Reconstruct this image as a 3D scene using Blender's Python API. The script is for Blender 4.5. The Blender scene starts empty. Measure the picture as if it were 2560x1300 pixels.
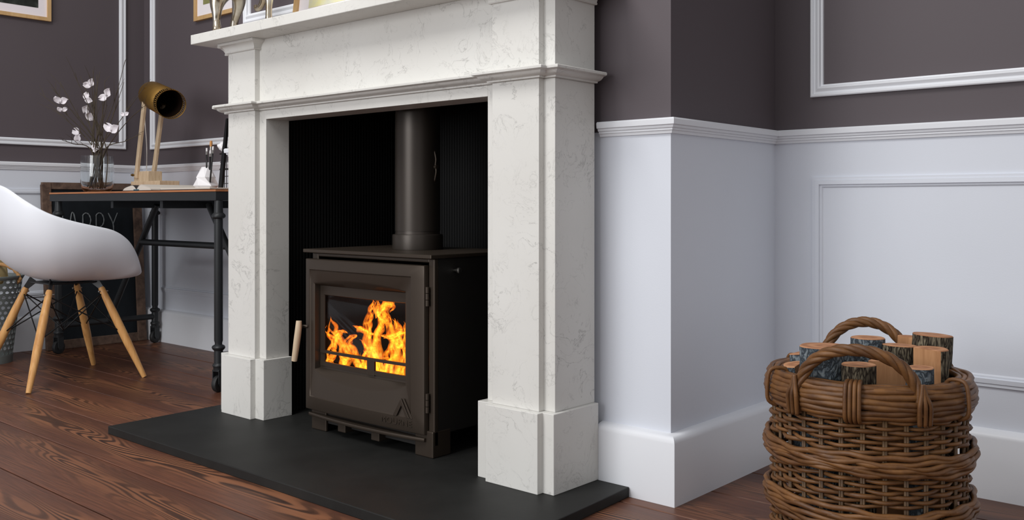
import bpy, bmesh, math, random
from mathutils import Vector, Matrix, noise
random.seed(7)
S = bpy.context.scene
COL = S.collection
R = math.radians
PI = math.pi

# ------------------------------------------------------------------ camera, world, lights
F_PX, HORIZON, EYE, YAW = 2364.0, 512.0, 0.72, R(41.2)
cam = bpy.data.cameras.new('camera')
cam.sensor_width = 36.0
cam.lens = 36.0 * F_PX / 2560.0
cam.shift_y = -(650.0 - HORIZON) / 2560.0
cam.clip_start = 0.05
cam_o = bpy.data.objects.new('camera', cam)
cam_o.location = (0, 0, EYE)
cam_o.rotation_euler = (R(90), 0, YAW)
COL.objects.link(cam_o)
S.camera = cam_o

W = bpy.data.worlds.new('world')
S.world = W
W.use_nodes = True
W.node_tree.nodes['Background'].inputs[0].default_value = (0.99, 0.985, 1.0, 1)
W.node_tree.nodes['Background'].inputs[1].default_value = 0.62


def area(name, loc, target, sx, sy, power, col):
    l = bpy.data.lights.new(name, 'AREA')
    l.shape = 'RECTANGLE'
    l.size, l.size_y, l.energy, l.color = sx, sy, power, col
    o = bpy.data.objects.new(name, l)
    o.location = loc
    o.rotation_euler = (Vector(target) - Vector(loc)).to_track_quat('-Z', 'Y').to_euler()
    COL.objects.link(o)
    return o


area('window_light', (-2.15, -0.2, 3.4), (-2.2, 1.9, 0.7), 1.2, 1.2, 66, (1.0, 0.985, 0.96))

area('front_fill_light', (-2.25, -2.7, 1.5), (-3.0, 1.9, 0.75), 2.1, 1.9, 92, (0.97, 0.985, 1.0))  # added fill lamp, unseen behind the camera, brightens front-facing surfaces

S.view_settings.view_transform = 'Standard'
S.view_settings.look = 'None'
S.view_settings.gamma = 1.0
S.view_settings.use_curve_mapping = False
S.view_settings.exposure = 0.0


def at(px, py, axis, v):
    """world point on the plane axis = v along the line of sight of a photo pixel"""
    f = Vector((-math.sin(YAW), math.cos(YAW), 0))
    r = Vector((math.cos(YAW), math.sin(YAW), 0))
    d = f + r * ((px - 1280) / F_PX) + Vector((0, 0, -(py - HORIZON) / F_PX))
    c = Vector((0, 0, EYE))
    return c + d * ((v - c[axis]) / d[axis])


# ------------------------------------------------------------------ materials
def srgb(r, g, b):
    def c(v):
        v /= 255.0
        return v / 12.92 if v <= 0.04045 else ((v + 0.055) / 1.055) ** 2.4
    return (c(r), c(g), c(b), 1.0)


class Mat:
    def __init__(self, name, color=(0.8, 0.8, 0.8, 1), rough=0.5, metal=0.0, spec=0.5):
        self.m = bpy.data.materials.new(name)
        self.m.use_nodes = True
        self.t = self.m.node_tree
        self.b = self.t.nodes['Principled BSDF']
        self.set('Base Color', color)
        self.set('Roughness', rough)
        self.set('Metallic', metal)
        self.set('Specular IOR Level', spec)

    def set(self, k, v):
        self.b.inputs[k].default_value = v

    def n(self, typ, **kw):
        nd = self.t.nodes.new(typ)
        for k, v in kw.items():
            if k.startswith('i_'):
                nd.inputs[k[2:].replace('_', ' ')].default_value = v
            else:
                setattr(nd, k, v)
        return nd

    def l(self, a, b):
        self.t.links.new(a, b)

    def coord(self, kind='Object', scale=(1, 1, 1), loc=(0, 0, 0), rand=0.0):
        tc = self.n('ShaderNodeTexCoord')
        mp = self.n('ShaderNodeMapping')
        mp.inputs['Scale'].default_value = scale
        mp.inputs['Location'].default_value = loc
        src = tc.outputs[kind]
        if rand:
            oi = self.n('ShaderNodeObjectInfo')
            mu = self.n('ShaderNodeMath', operation='MULTIPLY')
            mu.inputs[1].default_value = rand
            self.l(oi.outputs['Random'], mu.inputs[0])
            ad = self.n('ShaderNodeVectorMath', operation='ADD')
            self.l(src, ad.inputs[0])
            self.l(mu.outputs[0], ad.inputs[1])
            src = ad.outputs[0]
        self.l(src, mp.inputs['Vector'])
        return mp.outputs['Vector']

    def noise(self, vec, scale=5, detail=3, rough=0.5, dist=0.0):
        nd = self.n('ShaderNodeTexNoise')
        nd.inputs['Scale'].default_value = scale
        nd.inputs['Detail'].default_value = detail
        nd.inputs['Roughness'].default_value = rough
        nd.inputs['Distortion'].default_value = dist
        if vec is not None:
            self.l(vec, nd.inputs['Vector'])
        return nd.outputs['Fac']

    def ramp(self, fac, stops, interp='LINEAR'):
        nd = self.n('ShaderNodeValToRGB')
        nd.color_ramp.interpolation = interp
        e = nd.color_ramp.elements
        while len(e) < len(stops):
            e.new(0.5)
        for el, (p, c) in zip(e, stops):
            el.position = p
            el.color = c if len(c) == 4 else (*c, 1)
        self.l(fac, nd.inputs['Fac'])
        return nd.outputs['Color']

    def math(self, op, a, b=None):
        nd = self.n('ShaderNodeMath', operation=op)
        for i, v in enumerate((a, b)):
            if v is None:
                continue
            if isinstance(v, (int, float)):
                nd.inputs[i].default_value = v
            else:
                self.l(v, nd.inputs[i])
        return nd.outputs[0]

    def mix(self, fac, a, b, blend='MIX'):
        nd = self.n('ShaderNodeMixRGB', blend_type=blend)
        for s, v in ((nd.inputs[0], fac), (nd.inputs[1], a), (nd.inputs[2], b)):
            if isinstance(v, (int, float, tuple)):
                s.default_value = v
            else:
                self.l(v, s)
        return nd.outputs[0]

    def color(self, c):
        self.l(c, self.b.inputs['Base Color'])

    def bump(self, h, strength=0.2, dist=0.01):
        nd = self.n('ShaderNodeBump')
        nd.inputs['Strength'].default_value = strength
        nd.inputs['Distance'].default_value = dist
        self.l(h, nd.inputs['Height'])
        self.l(nd.outputs[0], self.b.inputs['Normal'])


def g(v):
    return (v, v, v, 1)


def paint(name, col, rough=0.55, bump=0.06):
    m = Mat(name, col, rough, spec=0.35)
    v = m.coord()
    n = m.noise(v, 260, 3)
    k = m.noise(v, 3, 2)
    c2 = tuple(x * 0.94 for x in col[:3]) + (1,)
    m.color(m.mix(k, col, c2))
    m.bump(n, bump, 0.002)
    return m.m


M = {}
M['white_paint'] = paint('white_paint', srgb(216, 220, 229))
M['dark_paint'] = paint('dark_paint', srgb(88, 80, 84), 0.6)
M['trim_paint'] = paint('trim_paint', srgb(226, 228, 233), 0.4, 0.02)


def marble():
    m = Mat('white_quartz', srgb(233, 231, 228), 0.38, spec=0.4)
    v = m.coord()
    warp = m.n('ShaderNodeTexNoise')
    warp.inputs['Scale'].default_value = 3.2
    warp.inputs['Detail'].default_value = 3
    m.l(v, warp.inputs['Vector'])
    sc = m.n('ShaderNodeVectorMath', operation='SCALE')
    sc.inputs['Scale'].default_value = 1.3
    m.l(warp.outputs['Color'], sc.inputs[0])
    ad = m.n('ShaderNodeVectorMath', operation='ADD')
    m.l(v, ad.inputs[0])
    m.l(sc.outputs[0], ad.inputs[1])
    a = m.noise(ad.outputs[0], 3.4, 6, 0.62)
    ridge = m.math('ABSOLUTE', m.math('SUBTRACT', a, 0.5))
    vein = m.ramp(ridge, [(0.0, g(1)), (0.003, g(0.6)), (0.010, g(0.0))])
    b = m.noise(ad.outputs[0], 7.5, 5, 0.6)
    ridge2 = m.math('ABSOLUTE', m.math('SUBTRACT', b, 0.47))
    vein2 = m.ramp(ridge2, [(0.0, g(0.6)), (0.003, g(0.3)), (0.007, g(0.0))])
    mask = m.ramp(m.noise(v, 6, 4, 0.6), [(0.42, g(0.08)), (0.62, g(1))])
    tot = m.math('MULTIPLY', m.math('MAXIMUM', vein, vein2), mask)
    cloud = m.ramp(m.noise(v, 2.5, 4), [(0.3, srgb(216, 215, 211)), (0.7, srgb(206, 204, 199))])
    m.color(m.mix(m.math('MULTIPLY', tot, 0.62), cloud, srgb(140, 138, 135)))
    return m.m


M['quartz'] = marble()


def floor_wood():
    m = Mat('dark_stained_wood', rough=0.42, spec=0.35)
    v = m.coord(scale=(0.55, 5.2, 1), rand=37.0)
    w = m.noise(v, 1.05, 2.2, 0.5, 0.25)
    # contour lines of a stretched field give flat-sawn grain
    lines = m.math('FRACT', m.math('MULTIPLY', m.math('ADD', w, m.math('MULTIPLY', m.noise(m.coord(scale=(3, 30, 1), rand=37.0), 2.0, 3), 0.012)), 40.0))
    tri = m.math('ABSOLUTE', m.math('SUBTRACT', lines, 0.5))
    grain = m.ramp(tri, [(0.0, g(1)), (0.17, g(0.85)), (0.30, g(0.1)), (0.4, g(0))])
    heart = m.ramp(w, [(0.42, g(0.16)), (0.53, g(0.9)), (0.60, g(1.0)), (0.70, g(0.3))])
    # flat-sawn figure sits in a wandering band along the middle of each board
    tcb = m.n('ShaderNodeTexCoord')
    sp_ = m.n('ShaderNodeSeparateXYZ')
    m.l(tcb.outputs['Object'], sp_.inputs[0])
    wander = m.math('MULTIPLY', m.math('SUBTRACT', m.noise(m.coord(scale=(1, 0.02, 1), rand=53.0), 1.6, 2), 0.5), 0.22)
    off = m.math('ABSOLUTE', m.math('SUBTRACT', m.math('SUBTRACT', sp_.outputs['Y'], 0.109), wander))
    band = m.ramp(off, [(0.0, g(1)), (0.022, g(0.95)), (0.055, g(0.22)), (0.10, g(0.10))])
    heart = m.math('MULTIPLY', m.math('ADD', m.math('MULTIPLY', heart, 0.55), 0.45), band)
    fine = m.noise(m.coord(scale=(2, 90, 1), rand=11.0), 3.0, 4, 0.6)
    big = m.noise(m.coord(scale=(0.8, 3, 1), rand=5.0), 2.0, 3)
    base = m.ramp(big, [(0.25, srgb(76, 45, 36)), (0.5, srgb(106, 65, 49)), (0.8, srgb(132, 84, 60))])
    base = m.mix(m.ramp(fine, [(0.35, g(0)), (0.65, g(0.75))]), base, srgb(58, 38, 32))
    light = m.mix(m.math('MULTIPLY', heart, 0.6), base, srgb(164, 110, 76))
    c = m.mix(m.math('MULTIPLY', grain, m.math('MULTIPLY', heart, 0.97)), light, srgb(34, 23, 22))
    oi = m.n('ShaderNodeObjectInfo')
    tone = m.ramp(oi.outputs['Random'], [(0, g(0.82)), (1, g(1.12))])
    m.color(m.mix(1.0, c, tone, 'MULTIPLY'))
    m.bump(m.math('ADD', fine, m.math('MULTIPLY', grain, 0.5)), 0.12, 0.002)
    return m.m


M['floor'] = floor_wood()


def slate():
    m = Mat('black_slate', srgb(40, 40, 39), 0.55, spec=0.25)
    v = m.coord()
    k = m.noise(v, 6, 6, 0.65)
    m.color(m.ramp(k, [(0.3, srgb(25, 25, 24)), (0.7, srgb(36, 36, 35))]))
    m.bump(m.noise(v, 40, 5, 0.7), 0.12, 0.002)
    return m.m


M['slate'] = slate()


def stove_metal(name, col, rough=0.42, metal=0.55):
    m = Mat(name, col, rough, metal, 0.4)
    m.bump(m.noise(m.coord(), 700, 2), 0.08, 0.0006)
    return m.m


M['stove'] = stove_metal('bronze_grey_stove_paint', srgb(66, 57, 49))
M['stove_side'] = stove_metal('black_stove_steel', srgb(36, 34, 32), 0.5, 0.1)
M['pipe'] = stove_metal('flue_enamel', srgb(60, 54, 49), 0.38, 0.5)
M['soot'] = Mat('soot_black', (0.004, 0.004, 0.004, 1), 0.8, spec=0.1).m
M['chamber'] = Mat('black_chamber_lining', (0.0035, 0.0035, 0.0035, 1), 0.65, spec=0.18).m
M['steel'] = Mat('brushed_steel', srgb(190, 188, 182), 0.3, 1.0).m
M['black_metal'] = Mat('black_painted_metal', srgb(38, 40, 42), 0.45, 0.1, 0.4).m
M['black_rubber'] = Mat('black_rubber', srgb(28, 28, 29), 0.6).m
M['wire'] = Mat('black_wire', srgb(18, 18, 19), 0.4, 0.3).m
M['white_plastic'] = Mat('white_moulded_plastic', srgb(240, 243, 250), 0.38, spec=0.4).m
M['white_ceramic'] = Mat('white_ceramic', srgb(238, 236, 238), 0.45).m
M['white_cord'] = Mat('white_cord', srgb(225, 222, 218), 0.5).m
M['paper'] = Mat('white_paper', srgb(236, 234, 236), 0.8, spec=0.1).m
M['page'] = Mat('book_page', srgb(208, 200, 190), 0.8, spec=0.1).m
M['book_cover'] = Mat('dark_book_cover', srgb(45, 40, 42), 0.6).m
M['teal'] = Mat('teal_cloth', srgb(22, 66, 82), 0.7).m
M['mat_board'] = Mat('mat_board', srgb(236, 230, 234), 0.8, spec=0.1).m
M['pencil_black'] = Mat('black_lacquer', srgb(20, 20, 22), 0.35).m
M['bristle'] = Mat('orange_bristle', srgb(196, 140, 84), 0.8).m
M['chalk'] = Mat('white_chalk', srgb(112, 116, 118), 0.9, spec=0.0).m
M['twig'] = Mat('dry_twig', srgb(74, 64, 50), 0.8).m
M['blossom'] = Mat('white_blossom', srgb(232, 226, 230), 0.7).m
M['blossom'].node_tree.nodes['Principled BSDF'].inputs['Subsurface Weight'].default_value = 0.0


def silver():
    m = Mat('aged_silver', srgb(206, 200, 184), 0.22, 0.95)
    k = m.noise(m.coord(), 16, 4)
    m.color(m.ramp(k, [(0.35, srgb(168, 152, 128)), (0.6, srgb(214, 208, 196))]))
    return m.m


M['silver'] = silver()


def brass():
    m = Mat('brass', srgb(130, 98, 46), 0.42, 0.8)
    k = m.noise(m.coord(), 9, 3)
    m.color(m.ramp(k, [(0.3, srgb(112, 82, 36)), (0.7, srgb(140, 106, 50))]))
    return m.m


M['brass'] = brass()


def wood(name, a, b, scale=(3, 3, 30), rough=0.5, n=3.0):
    m = Mat(name, a, rough, spec=0.3)
    k = m.noise(m.coord(scale=scale, rand=9.0), n, 4, 0.6, 0.4)
    m.color(m.ramp(k, [(0.3, a), (0.7, b)]))
    m.bump(k, 0.08, 0.002)
    return m.m


M['leg_wood'] = wood('light_beech', srgb(214, 164, 104), srgb(190, 136, 80), (40, 40, 2.5), 0.4, 1.5)
M['pale_wood'] = wood('pale_oak', srgb(208, 188, 160), srgb(182, 158, 128), (60, 60, 10), 0.6, 2)
M['frame_wood'] = wood('light_frame_wood', srgb(206, 172, 124), srgb(190, 152, 104), (20, 20, 3), 0.5, 2)
M['handle_wood'] = wood('pale_handle', srgb(206, 186, 160), srgb(192, 170, 142), (30, 30, 4), 0.4, 2)
M['board_frame'] = wood('weathered_wood', srgb(112, 90, 76), srgb(70, 54, 47), (20, 20, 20), 0.7, 1.5)
M['desk_wood'] = wood('orange_brown_wood', srgb(190, 128, 84), srgb(150, 92, 60), (3, 40, 40), 0.5, 2)
M['rope'] = wood('jute_rope', srgb(182, 140, 92), srgb(146, 106, 66), (60, 60, 60), 0.8, 2)
M['cream_roll'] = wood('cream_fabric', srgb(206, 186, 138), srgb(188, 164, 112), (10, 10, 10), 0.8, 2)


def chalkboard():
    m = Mat('chalkboard', srgb(16, 21, 26), 0.62, spec=0.3)
    k = m.noise(m.coord(scale=(1, 3, 1)), 4, 5, 0.6)
    m.color(m.ramp(k, [(0.35, srgb(13, 18, 23)), (0.75, srgb(26, 32, 37))]))
    return m.m


M['chalkboard'] = chalkboard()


def wicker(name, a, b):
    m = Mat(name, a, 0.48, spec=0.35)
    k = m.noise(m.coord(rand=3.0), 22, 4, 0.6)
    f = m.noise(m.coord(scale=(1, 1, 12), rand=7.0), 40, 3)
    c = m.ramp(k, [(0.3, a), (0.7, b)])
    oi = m.n('ShaderNodeObjectInfo')
    tone = m.ramp(oi.outputs['Random'], [(0, g(0.78)), (1, g(1.15))])
    m.color(m.mix(1.0, c, tone, 'MULTIPLY'))
    m.bump(f, 0.15, 0.002)
    return m.m


M['wicker'] = wicker('brown_wicker', srgb(84, 54, 32), srgb(122, 83, 45))
M['wicker_dark'] = wicker('dark_wicker_stake', srgb(84, 62, 42), srgb(110, 84, 56))


def bark(name, a, b, c, scale=(26, 26, 7)):
    m = Mat(name, a, 0.85, spec=0.15)
    v = m.coord(scale=scale, rand=21.0)
    vo = m.n('ShaderNodeTexVoronoi', feature='DISTANCE_TO_EDGE')
    vo.inputs['Scale'].default_value = 3.2
    w = m.n('ShaderNodeVectorMath', operation='ADD')
    nz = m.n('ShaderNodeTexNoise')
    nz.inputs['Scale'].default_value = 2.5
    m.l(v, nz.inputs['Vector'])
    m.l(v, w.inputs[0])
    m.l(nz.outputs['Color'], w.inputs[1])
    m.l(w.outputs[0], vo.inputs['Vector'])
    k = m.noise(v, 5, 5, 0.65)
    h = m.math('ADD', m.math('MINIMUM', vo.outputs['Distance'], 0.3), m.math('MULTIPLY', k, 0.25))
    m.color(m.ramp(h, [(0.14, a), (0.3, b), (0.5, c)]))
    m.bump(h, 0.6, 0.012)
    return m.m


M['bark_grey'] = bark('blue_grey_bark', srgb(58, 64, 70), srgb(88, 97, 104), srgb(134, 141, 144), (22, 22, 14))
M['bark_rough'] = bark('rough_brown_bark', srgb(36, 30, 25), srgb(92, 84, 70), srgb(138, 128, 108), (34, 34, 9))


def cutwood():
    m = Mat('cut_log_end', rough=0.75, spec=0.15)
    tc = m.n('ShaderNodeTexCoord')
    mp = m.n('ShaderNodeMapping')
    mp.inputs['Scale'].default_value = (1, 1, 0.0)
    m.l(tc.outputs['Object'], mp.inputs['Vector'])
    ln = m.n('ShaderNodeVectorMath', operation='LENGTH')
    m.l(mp.outputs[0], ln.inputs[0])
    nz = m.noise(mp.outputs[0], 30, 3)
    r = m.math('ADD', m.math('MULTIPLY', ln.outputs['Value'], 240), m.math('MULTIPLY', nz, 4))
    s = m.math('SINE', r)
    m.color(m.ramp(m.math('MULTIPLY_ADD', s, 0.5), [(0.0, srgb(160, 112, 82)), (1.0, srgb(190, 140, 104))]))
    m.bump(nz, 0.2, 0.003)
    return m.m


M['cut'] = cutwood()
M['split'] = wood('split_wood', srgb(198, 148, 106), srgb(164, 116, 78), (30, 30, 4), 0.75, 2)


def glass(name, col=(1, 1, 1, 1), rough=0.0, ior=1.45):
    m = Mat(name, col, rough)
    m.set('Transmission Weight', 1.0)
    m.set('IOR', ior)
    return m.m


M['glass'] = glass('clear_glass', (0.93, 0.96, 0.97, 1))


def stove_glass():
    m = bpy.data.materials.new('stove_glass')
    m.use_nodes = True
    t = m.node_tree
    t.nodes.clear()
    o = t.nodes.new('ShaderNodeOutputMaterial')
    tr = t.nodes.new('ShaderNodeBsdfTransparent')
    gl = t.nodes.new('ShaderNodeBsdfGlossy')
    gl.inputs['Roughness'].default_value = 0.08
    mx = t.nodes.new('ShaderNodeMixShader')
    mx.inputs[0].default_value = 0.03
    t.links.new(tr.outputs[0], mx.inputs[1])
    t.links.new(gl.outputs[0], mx.inputs[2])
    t.links.new(mx.outputs[0], o.inputs[0])
    return m


M['stove_glass'] = stove_glass()


def flame_mat():
    m = bpy.data.materials.new('flame')
    m.use_nodes = True
    t = m.node_tree
    t.nodes.clear()
    N, L = t.nodes.new, t.links.new
    o = N('ShaderNodeOutputMaterial')
    uv = N('ShaderNodeUVMap')
    uv.uv_map = 'flame'
    sep = N('ShaderNodeSeparateXYZ')
    L(uv.outputs[0], sep.inputs[0])
    oi = N('ShaderNodeObjectInfo')
    off = N('ShaderNodeMath')
    off.operation = 'MULTIPLY'
    off.inputs[1].default_value = 43.0
    L(oi.outputs['Random'], off.inputs[0])
    mp = N('ShaderNodeMapping')
    mp.inputs['Scale'].default_value = (2.4, 2.2, 1)
    L(uv.outputs[0], mp.inputs[0])
    ad = N('ShaderNodeVectorMath')
    L(mp.outputs[0], ad.inputs[0])
    L(off.outputs[0], ad.inputs[1])
    nz = N('ShaderNodeTexNoise')
    nz.inputs['Scale'].default_value = 1.6
    nz.inputs['Detail'].default_value = 3
    nz.inputs['Distortion'].default_value = 1.6
    L(ad.outputs[0], nz.inputs['Vector'])

    def mt(op, a, b=None):
        k = N('ShaderNodeMath')
        k.operation = op
        for i, v in enumerate((a, b)):
            if v is None:
                continue
            if isinstance(v, (int, float)):
                k.inputs[i].default_value = v
            else:
                L(v, k.inputs[i])
        return k.outputs[0]
    ridge = mt('ABSOLUTE', mt('SUBTRACT', nz.outputs['Fac'], 0.5))
    streak = mt('MAXIMUM', mt('SUBTRACT', 1.0, mt('MULTIPLY', ridge, 7.5)), 0.0)
    base = mt('SUBTRACT', 1.0, mt('MULTIPLY', sep.outputs['X'], 0.45))
    edge = mt('SUBTRACT', 1.0, mt('POWER', sep.outputs['Y'], 3.0))
    heat = mt('ADD', mt('MULTIPLY', streak, 0.62), mt('MULTIPLY', base, 0.36))
    heat = mt('MULTIPLY', heat, mt('ADD', mt('MULTIPLY', edge, 0.75), 0.25))
    cr = N('ShaderNodeValToRGB')
    stops = [(0.0, (0.0, 0.0, 0.0)), (0.15, (0.06, 0.005, 0.0)), (0.35, (0.36, 0.045, 0.002)),
             (0.6, (0.80, 0.17, 0.006)), (0.82, (1.0, 0.36, 0.02)), (1.0, (1.0, 0.62, 0.08))]
    e = cr.color_ramp.elements
    while len(e) < len(stops):
        e.new(0.5)
    for el, (p, c) in zip(e, stops):
        el.position = p
        el.color = (*c, 1)
    L(heat, cr.inputs[0])
    em = N('ShaderNodeEmission')
    em.inputs['Strength'].default_value = 0.62
    L(cr.outputs[0], em.inputs[0])
    tr = N('ShaderNodeBsdfTransparent')
    mx = N('ShaderNodeAddShader')
    L(tr.outputs[0], mx.inputs[0])
    L(em.outputs[0], mx.inputs[1])
    L(mx.outputs[0], o.inputs[0])
    return m


M['flame'] = flame_mat()


def picture(name, a, b, c, scale=4):
    m = Mat(name, a, 0.5, spec=0.3)
    k = m.noise(m.coord(), scale, 5, 0.6, 0.5)
    m.color(m.ramp(k, [(0.3, a), (0.5, b), (0.7, c)]))
    return m.m


M['pic_dark'] = picture('dark_photograph', srgb(16, 18, 17), srgb(40, 46, 42), srgb(80, 86, 80), 14)
M['pic_green'] = picture('olive_print', srgb(116, 118, 66), srgb(142, 140, 96), srgb(168, 164, 124), 10)
M['pic_yellow'] = picture('pale_watercolour', srgb(196, 200, 178), srgb(214, 212, 190), srgb(224, 218, 158), 9)


# ------------------------------------------------------------------ mesh helpers
class MB:
    def __init__(self):
        self.v, self.f, self.uv = [], [], {}

    def add(self, vs, fs):
        k = len(self.v)
        self.v += [tuple(p) for p in vs]
        self.f += [tuple(i + k for i in f) for f in fs]
        return self

    def box(self, x0, x1, y0, y1, z0, z1):
        return self.add([(x, y, z) for x in (x0, x1) for y in (y0, y1) for z in (z0, z1)],
                        [(0, 1, 3, 2), (4, 6, 7, 5), (0, 4, 5, 1), (2, 3, 7, 6), (0, 2, 6, 4), (1, 5, 7, 3)])

    def prism(self, poly, z0, z1):
        n = len(poly)
        vs = [(x, y, z0) for x, y in poly] + [(x, y, z1) for x, y in poly]
        return self.add(vs, [(i, (i + 1) % n, n + (i + 1) % n, n + i) for i in range(n)] +
                        [tuple(range(n))[::-1], tuple(range(n, 2 * n))])

    def rings(self, rings, closed=True, cap=True):
        n = len(rings[0])
        k = len(self.v)
        for r in rings:
            self.v += [tuple(p) for p in r]
        m = n if closed else n - 1
        for a in range(len(rings) - 1):
            for i in range(m):
                j = (i + 1) % n
                self.f.append((k + a * n + i, k + a * n + j, k + (a + 1) * n + j, k + (a + 1) * n + i))
        if cap and closed:
            self.f.append(tuple(k + i for i in range(n))[::-1])
            e = k + (len(rings) - 1) * n
            self.f.append(tuple(e + i for i in range(n)))
        return self

    def tube(self, pts, rad, n=10, cap=True, closed=False, squash=None):
        pts = [Vector(p) for p in pts]
        if not isinstance(rad, (list, tuple)):
            rad = [rad] * len(pts)
        N = len(pts)
        t0 = (pts[1] - pts[0]).normalized()
        up = Vector((0, 0, 1)) if abs(t0.z) < 0.9 else Vector((1, 0, 0))
        a = t0.cross(up).normalized()
        rr = []
        for i, p in enumerate(pts):
            if closed:
                t = (pts[(i + 1) % N] - pts[i - 1]).normalized()
            else:
                t = (pts[min(i + 1, N - 1)] - pts[max(i - 1, 0)]).normalized()
            a = (a - t * a.dot(t)).normalized()
            b = t.cross(a)
            rr.append([p + (a * math.cos(q) + b * math.sin(q)) * rad[i] for q in [2 * PI * s / n for s in range(n)]])
        if closed:
            rr.append(rr[0])
        return self.rings(rr, True, cap and not closed)

    def cyl(self, c, r, z0, z1, n=24):
        return self.tube([(c[0], c[1], z0), (c[0], c[1], z1)], r, n)

    def lathe(self, prof, c=(0, 0, 0), n=32, cap=False):
        rr = []
        for r, z in prof:
            rr.append([(c[0] + r * math.cos(2 * PI * s / n), c[1] + r * math.sin(2 * PI * s / n), c[2] + z) for s in range(n)])
        return self.rings(rr, True, cap)

    def sweep(self, path, prof, closed=False):
        """mitred moulding: path in plan (x, y), prof [(outward, z)] closed loop; outward is right of travel"""
        P = [Vector(p) for p in path]
        n = len(P)
        rr = []
        for i in range(n):
            d1 = (P[i] - P[i - 1]) if (i > 0 or closed) else None
            d2 = (P[(i + 1) % n] - P[i]) if (i < n - 1 or closed) else None
            d1 = d1.normalized() if d1 else d2.normalized()
            d2 = d2.normalized() if d2 else d1
            n1, n2 = Vector((d1.y, -d1.x)), Vector((d2.y, -d2.x))
            mvec = (n1 + n2) / (1 + n1.dot(n2))
            rr.append([(P[i].x + mvec.x * o, P[i].y + mvec.y * o, z) for o, z in prof])
        if closed:
            rr.append(rr[0])
        return self.rings(rr, True, not closed)

    def frame(self, a0, a1, b0, b1, prof, tr):
        """rectangular moulding: prof [(inset, height)], tr(a, b, h) -> world"""
        rr = []
        for ca, cb, sa, sb in ((a0, b0, 1, 1), (a1, b0, -1, 1), (a1, b1, -1, -1), (a0, b1, 1, -1)):
            rr.append([tr(ca + sa * i, cb + sb * i, h) for i, h in prof])
        rr.append(rr[0])
        return self.rings(rr, True, False)

    def build(self, name, mat, parent=None, smooth=False, bevel=0.0, loc=None, angle=None, seg=2):
        me = bpy.data.meshes.new(name)
        vs = self.v if loc is None else [tuple(Vector(p) - Vector(loc)) for p in self.v]
        me.from_pydata(vs, [], self.f)
        bm = bmesh.new()
        bm.from_mesh(me)
        bmesh.ops.recalc_face_normals(bm, faces=bm.faces)
        bm.to_mesh(me)
        bm.free()
        o = obj(name, me, mat, parent, loc)
        if smooth:
            for p in me.polygons:
                p.use_smooth = True
            if angle:
                me.set_sharp_from_angle(angle=R(angle))
        if bevel:
            b = o.modifiers.new('bevel', 'BEVEL')
            b.width, b.segments, b.limit_method, b.angle_limit = bevel, seg, 'ANGLE', R(40)
            b.harden_normals = False
        return o


def obj(name, me, mat, parent=None, loc=None):
    o = bpy.data.objects.new(name, me)
    COL.objects.link(o)
    if mat is not None and not me.materials:
        me.materials.append(mat)
    if loc is not None:
        o.location = loc
    if parent is not None:
        o.parent = parent
        w = Matrix.Identity(4)
        q = parent
        if q.type == 'EMPTY' or q.get('_off'):
            w = Matrix.Translation(q.location)
        o.matrix_parent_inverse = w.inverted()
    return o


def thing(name, label, cat, loc=(0, 0, 0), group=None):
    o = bpy.data.objects.new(name, None)
    o.empty_display_size = 0.05
    COL.objects.link(o)
    o.location = loc
    return tag(o, label, cat, group)


def tag(o, label, cat, group=None):
    o['label'], o['category'] = label, cat
    if group:
        o['group'] = group
    return o


def struct(o, label=None):
    o['kind'] = 'structure'
    if label:
        o['label'] = label
    return o


def catmull(pts, per=6, closed=False):
    P = [Vector(p) for p in pts]
    n = len(P)
    out = []
    for i in range(n if closed else n - 1):
        if closed:
            p0, p1, p2, p3 = P[i - 1], P[i], P[(i + 1) % n], P[(i + 2) % n]
        else:
            p0, p1, p2, p3 = P[max(i - 1, 0)], P[i], P[i + 1], P[min(i + 2, n - 1)]
        for k in range(per):
            t = k / per
            out.append(0.5 * ((2 * p1) + (p2 - p0) * t + (2 * p0 - 5 * p1 + 4 * p2 - p3) * t * t + (3 * p1 - p0 - 3 * p2 + p3) * t ** 3))
    if not closed:
        out.append(P[-1])
    return out


# ------------------------------------------------------------------ the setting
CX = -2.133                 # fireplace axis
BX0, BX1, BY = -3.115, -1.215, 1.97   # chimney breast
LAY, RAY_ = 2.55, 2.53      # alcove back walls
LX = -4.89                  # left side wall
RX = 1.6
CEIL = 2.7
RAIL = 0.905                # paint line
BT = 0.026                  # baseboard thickness

# floor: base slab and planks
fl = MB().box(-6.5, 3.0, -4.0, 2.9, -0.06, -0.013).build('floor', M['soot'])
struct(fl, 'dark reddish brown wooden plank floor')
PW = 0.2185
mesh_cache = {}
rows = []
y = 1.027 - 6 * PW
k = 0
rng = random.Random(3)
while y < 2.56:
    x = LX - 0.02
    while x < 1.7:
        L = 6.7
        x1 = min(x + L, 1.7)
        L = round(x1 - x, 2)
        if L > 0.05:
            key = L
            if key not in mesh_cache:
                e = 0.0022
                mb = MB()
                mb.rings([[(0, e, -0.013), (L, e, -0.013), (L, PW - e, -0.013), (0, PW - e, -0.013)],
                          [(0, e, -0.0022), (L, e, -0.0022), (L, PW - e, -0.0022), (0, PW - e, -0.0022)],
                          [(e, e + .0022, 0), (L - e, e + .0022, 0), (L - e, PW - e - .0022, 0), (e, PW - e - .0022, 0)]])
                o = mb.build('plank', M['floor'], fl)
                mesh_cache[key] = o.data
            else:
                o = obj('plank', mesh_cache[key], None, fl)
            o.location = (x, y, 0)
        x = x1
    y += PW


def wall(name, poly, label, extra=None):
    """a wall as a vertical slab in plan: lower white wainscot is the wall, dark painted upper part its child"""
    w = MB().prism(poly, 0, RAIL).build(name, M['white_paint'])
    struct(w, label)
    MB().prism(poly, RAIL, CEIL).build('upper_wall', M['dark_paint'], w)
    return w


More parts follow.
